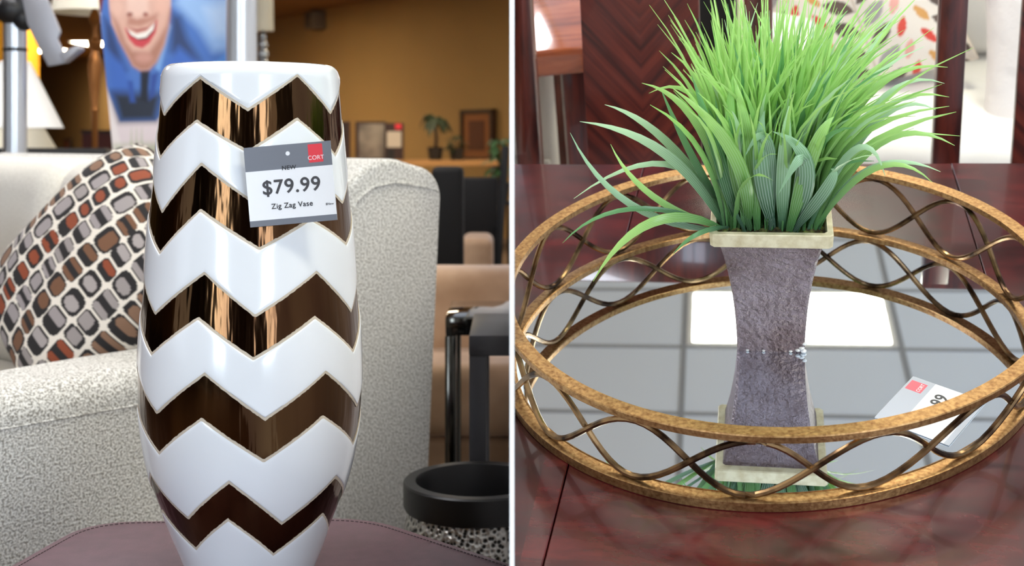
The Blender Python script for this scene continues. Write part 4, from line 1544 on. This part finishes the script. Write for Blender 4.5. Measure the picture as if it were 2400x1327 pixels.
def random_blade(rnd, layer):
    bx, by = rnd.uniform(-0.049, 0.049), rnd.uniform(-0.037, 0.049)
    ln = rnd.uniform(0.15, 0.255) if layer == 0 else rnd.uniform(0.19, 0.28)
    ox = bx / 0.049
    side = ox * rnd.uniform(0.1, 1.0) * (0.34 if ox < 0 else 0.62) + rnd.gauss(0, 0.15) + 0.05
    if side < -0.36:
        side = -0.36 + rnd.uniform(0, 0.3)
    dep = by / 0.049 * 0.38 + rnd.gauss(0, 0.22)
    d = Vector((side, dep, 1.0)).normalized()
    p0 = Vector((bx, by, hgt - 0.013))
    pm = p0 + Vector((d.x * 0.33, d.y * 0.33, d.z * 0.55)) * ln
    droop = rnd.uniform(0, 0.10) * ln * (1 + 2.0 * abs(side))
    tip = p0 + Vector((d.x * 1.05, d.y * 1.0, d.z)) * ln + Vector((0, 0, -droop))
    return p0, pm, tip


rnd = random.Random(21)
for i in range(255):
    p0, pm, tip = random_blade(rnd, 0)
    front = p0.y < -0.012
    wd = rnd.uniform(0.0030, 0.0052) if front else rnd.uniform(0.0024, 0.0042)
    mi = rnd.choice([0, 1, 1, 0, 2, 3, 3] if not front else [0, 1, 2, 2, 3, 0, 1])
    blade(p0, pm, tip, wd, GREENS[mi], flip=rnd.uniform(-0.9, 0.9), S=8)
coll = ([], [], [])
for i in range(330):
    p0, pm, tip = random_blade(rnd, 1)
    blade(p0, pm, tip, rnd.uniform(0.0014, 0.0026), None, collect=coll, flip=rnd.uniform(-0.9, 0.9), S=7)
o = leaf_obj('thin_grass_blades', coll[0], coll[1], coll[2], GREENS[1], gp)
o['kind'] = 'stuff'

# ---------------------------------------------------------------- dining chairs
def din_chair(loc, label):
    t = thing('dining_chair', label, 'chair', loc, 0, 'herringbone dining chairs')
    rk = math.tan(math.radians(4))

    def post(x0, x1):
        pr_ = MB()
        pr_.prism([(-0.02, 0.0), (0.02, 0.0), (0.018, 0.45), (0.018 + 0.62 * rk, 1.06), (-0.018 + 0.62 * rk, 1.06), (-0.018, 0.45)], x1 - x0, 'x', bev=0.003, seg=2, at=x0)
        pr_.build('rear_post', MAHOG2, t)
    post(-0.213, -0.173)
    post(0.163, 0.207)
    MB().prism([(-0.008, 0.47), (0.008, 0.47), (0.008 + 0.56 * rk, 1.0), (-0.008 + 0.56 * rk, 1.0)], 0.188, 'x', bev=0.002, seg=1, at=-0.094).build('herringbone_splat', CHEV, t)
    MB().prism([(-0.016 + 0.53 * rk, 0.98), (0.016 + 0.53 * rk, 0.98), (0.016 + 0.62 * rk, 1.07), (-0.016 + 0.62 * rk, 1.07)], 0.43, 'x', bev=0.004, seg=2, at=-0.215).build('top_rail', MAHOG2, t)
    MB().box(-0.205, 0.205, -0.44, 0.0, 0.40, 0.435, 0.004).build('seat_frame', MAHOG2, t)
    MB().box(-0.195, 0.195, -0.43, -0.02, 0.435, 0.475, 0.018, 4).build('seat', mat('cream_seat_fabric', (220, 212, 198), 0.9), t)
    for x in (-0.18, 0.18):
        MB().box(x - 0.022, x + 0.022, -0.43, -0.386, 0, 0.40, 0.003).build('front_leg', MAHOG2, t)
    return t


din_chair((-0.198, 1.90, 0), 'dark mahogany chair with herringbone back panel left of the grass plant')
din_chair((0.470, 1.90, 0), 'dark mahogany chair at the right picture edge beyond the tray')

# ---------------------------------------------------------------- second table, slip covered chair, rug
BROWN2 = mat_wood('orange_brown_wood', (120, 58, 34), (150, 76, 46), (172, 96, 60), axis=(1, 6, 6), scale=5, rough=0.22, coat=0.6)
t = thing('dining_table', 'orange brown wooden table behind the herringbone chair', 'table', (-0.32, 2.30, 0), math.radians(14))
MB().box(-0.75, 0.10, 0.0, 0.95, 0.665, 0.72, 0.006).build('table_top', BROWN2, t)
for x, y in ((-0.035, 0.10), (-0.02, 0.86), (-0.68, 0.86)):
    MB().prism([(x - 0.03, y - 0.03), (x + 0.03, y - 0.03), (x + 0.03, y + 0.03), (x - 0.03, y + 0.03)], 0.665, 'z', bev=0.004).build('leg', MAHOG2, t)
SLIP = mat('ivory_slipcover', (226, 220, 208), 0.9, bump=(30, 0.4, 0.004))
t = thing('slipcovered_chair', 'ivory slipcovered chair tucked at the orange brown table', 'chair', (-0.528, 2.50, 0))
MB().box(-0.15, 0.078, -0.03, 0.045, 0.02, 0.632, 0.02, 4).build('cover', SLIP, t)
MB().box(-0.15, 0.07, -0.05, -0.03, 0.02, 0.40, 0.008).build('skirt', SLIP, t)
for x in (-0.13, 0.06):
    MB().box(x - 0.012, x + 0.012, -0.02, 0.004, 0, 0.03).build('foot', DKWOOD, t)
# rug with ringed print
m_, t_, p_ = nt('ring_print_rug')
vo = t_.nodes.new('ShaderNodeTexVoronoi')
vo.inputs['Scale'].default_value = 5.2
vo.inputs['Randomness'].default_value = 0.35
tc = t_.nodes.new('ShaderNodeTexCoord')
mp = t_.nodes.new('ShaderNodeMapping')
mp.inputs['Scale'].default_value = (1, 1, 0)
t_.links.new(tc.outputs['Object'], mp.inputs['Vector'])
t_.links.new(mp.outputs['Vector'], vo.inputs['Vector'])
cr = t_.nodes.new('ShaderNodeValToRGB')
e = cr.color_ramp.elements
e[0].position = 0.0
e[0].color = (*lin(206, 198, 176), 1)
e[1].position = 1.0
e[1].color = (*lin(206, 198, 186), 1)
for pos, rgb in ((0.26, (206, 198, 176)), (0.28, (120, 52, 46)), (0.40, (128, 58, 50)), (0.42, (210, 202, 188))):
    k_ = e.new(pos)
    k_.color = (*lin(*rgb), 1)
t_.links.new(vo.outputs['Distance'], cr.inputs['Fac'])
t_.links.new(cr.outputs['Color'], p_.inputs['Base Color'])
p_.inputs['Roughness'].default_value = 0.95
t = thing('rug', 'pale rug with dark red ring pattern under the orange brown table', 'rug', (-0.7, 3.3, 0))
MB().box(-0.9, 0.42, -0.7, 1.0, 0.0, 0.012, 0.003).build('pile', m_, t)

# ---------------------------------------------------------------- white sofa with cushions
WHITEF = mat('white_sofa_fabric', (240, 238, 234), 0.9, bump=(14, 0.35, 0.01))
t = thing('sofa', 'white upholstered sofa behind the dining chairs', 'sofa', (-0.04, 2.52, 0), math.radians(-7))
MB().box(0.0, 1.5, 0.0, 0.85, 0.05, 0.27, 0.02, 3).build('seat_base', WHITEF, t)
for x0, x1 in ((0.13, 0.70), (0.71, 1.37)):
    MB().box(x0, x1, -0.04, 0.62, 0.27, 0.44, 0.05, 6).build('seat_cushion', WHITEF, t, angle=60)
MB().box(0.0, 1.5, 0.66, 0.86, 0.05, 0.86, 0.05, 5).build('backrest', WHITEF, t, angle=60)
MB().box(-0.02, 0.13, 0.0, 0.84, 0.05, 0.60, 0.05, 5).build('arm', WHITEF, t, angle=60)
MB().box(1.37, 1.52, 0.0, 0.84, 0.05, 0.60, 0.05, 5).build('arm', WHITEF, t, angle=60)
for x0, x1 in ((0.14, 0.72), (0.73, 1.36)):
    MB().box(x0, x1, 0.46, 0.68, 0.43, 0.84, 0.07, 6).build('back_cushion', WHITEF, t, angle=60)
for x in (0.05, 1.45):
    for y in (0.06, 0.8):
        MB().box(x - 0.025, x + 0.025, y - 0.025, y + 0.025, 0, 0.06).build('foot', DKWOOD, t)


def leaf_print(U, V, W, H):
    X, Y = U * W / 2, V * H / 2
    out = np.tile(np.array(lin(228, 218, 206)), (len(U), 1))

    def leaf(cx, cy, ln, wd, ang, rgb):
        c_, s_ = math.cos(ang), math.sin(ang)
        a = (X - cx) * c_ + (Y - cy) * s_
        b_ = -(X - cx) * s_ + (Y - cy) * c_
        lim = wd * np.clip(1 - (a / ln) ** 2, 0, 1)
        out[np.abs(b_) < lim] = lin(*rgb)
    rn = random.Random(3)
    pal = [(92, 78, 72), (166, 160, 158), (104, 88, 80), (216, 84, 70), (210, 156, 92), (228, 168, 156), (98, 84, 78), (212, 74, 62)]
    q = 0
    for col in range(-2, 3):
        x = col * 0.105
        for r_ in range(-5, 6):
            y = r_ * 0.052 + (0.02 if col % 2 else 0)
            for sgn in (-1, 1):
                big = col % 2 == 0
                c_ = pal[(q * 5 + (0 if big else 3)) % 8] if not big else [pal[0], pal[1], pal[2], pal[6]][q % 4]
                leaf(x + sgn * (0.034 if big else 0.024), y + 0.008 * sgn, 0.036 if big else 0.024, 0.0155 if big else 0.0095, sgn * (0.45 + 0.25 * rn.random()) if big else math.pi / 2 + sgn * 0.5, c_ if big else pal[[3, 4, 5, 7][q % 4]])
                q += 1
        if col % 2 == 0:
            out[(np.abs(X - x) < 0.0016)] = lin(206, 192, 176)
    return out


t = thing('throw_cushion', 'cushion with brown, grey and red leaf print leaning on the white sofa', 'cushion')
v, f, U, V = cushion_mesh(0.42, 0.42, 0.14, 150)
o = raw_object('cover', v, f, mat_attr('leaf_print_fabric', 0.85), t)
paint(o, leaf_print(U, V, 0.42, 0.42))
t.matrix_basis = Matrix.Translation((0.195, 2.84, 0.615)) @ Matrix.Rotation(math.radians(-10), 4, 'Z') @ Matrix.Rotation(math.radians(-22), 4, 'X') @ Matrix.Rotation(math.radians(-22), 4, 'Y')
t = thing('throw_cushion', 'plain white puffy cushion at the right end of the white sofa', 'cushion')
v, f, U, V = cushion_mesh(0.44, 0.44, 0.18, 60)
raw_object('cover', v, f, mat('white_cushion_cotton', (238, 232, 228), 0.9, bump=(22, 0.7, 0.01)), t)
t.matrix_basis = Matrix.Translation((0.66, 2.66, 0.595)) @ Matrix.Rotation(math.radians(-8), 4, 'Z') @ Matrix.Rotation(math.radians(-20), 4, 'X') @ Matrix.Rotation(math.radians(-4), 4, 'Y')
t = thing('storage_cabinet', 'black low cabinet between the herringbone chair and white sofa', 'cabinet', (-0.28, 3.35, 0))
MB().box(-0.25, 0.2, -0.15, 0.2, 0.04, 0.72, 0.006).build('body', BLACKP, t)
MB().box(-0.24, 0.19, -0.165, -0.15, 0.06, 0.70, 0.003).build('door', BLACKP, t)
MB().box(-0.22, 0.17, -0.12, 0.17, 0, 0.04).build('plinth', BLACKP, t, smooth=False)

# =====================================================================================================
#        place each room, then trim whatever runs into the divider so that it ends flush with the board
# =====================================================================================================
for name, room in ROOM.items():
    o = bpy.data.objects[name]
    if room == 'R':
        o.matrix_basis = M_R @ o.matrix_basis
bpy.context.view_layer.update()


def top_of(o):
    while o.parent:
        o = o.parent
    return o


for o in list(bpy.data.objects):
    if o.type != 'MESH':
        continue
    room = ROOM.get(top_of(o).name)
    if room not in ('L', 'R') or top_of(o).name == 'ceiling_right':
        continue
    s = -1 if room == 'L' else 1
    mw = o.matrix_world
    xs_ = [s * (mw @ Vector(c)).x for c in o.bound_box]
    if min(xs_) >= HALF:
        continue
    if max(xs_) <= HALF + 0.002:
        bpy.data.objects.remove(o)
        continue
    if o.data.users > 1:
        o.data = o.data.copy()
    inv = mw.inverted()
    co = inv @ Vector((s * (HALF + 0.0004), 0, 0))
    no = (mw.to_3x3().transposed() @ Vector((-s, 0, 0))).normalized()
    b = bmesh.new()
    b.from_mesh(o.data)
    res = bmesh.ops.bisect_plane(b, geom=b.verts[:] + b.edges[:] + b.faces[:], plane_co=co, plane_no=no, clear_outer=True, dist=1e-6)
    if len(b.verts) < 4:
        b.free()
        bpy.data.objects.remove(o)
        continue
    ce = [g for g in res['geom_cut'] if isinstance(g, bmesh.types.BMEdge) and g.is_valid and len(g.link_faces) == 1]
    if ce and 'print' not in o.data.color_attributes and len(ce) < 2000:
        try:
            bmesh.ops.holes_fill(b, edges=ce, sides=0)
        except Exception:
            pass
    b.to_mesh(o.data)
    b.free()
for o in list(bpy.data.objects):
    if o.type == 'EMPTY' and not o.children:
        bpy.data.objects.remove(o)
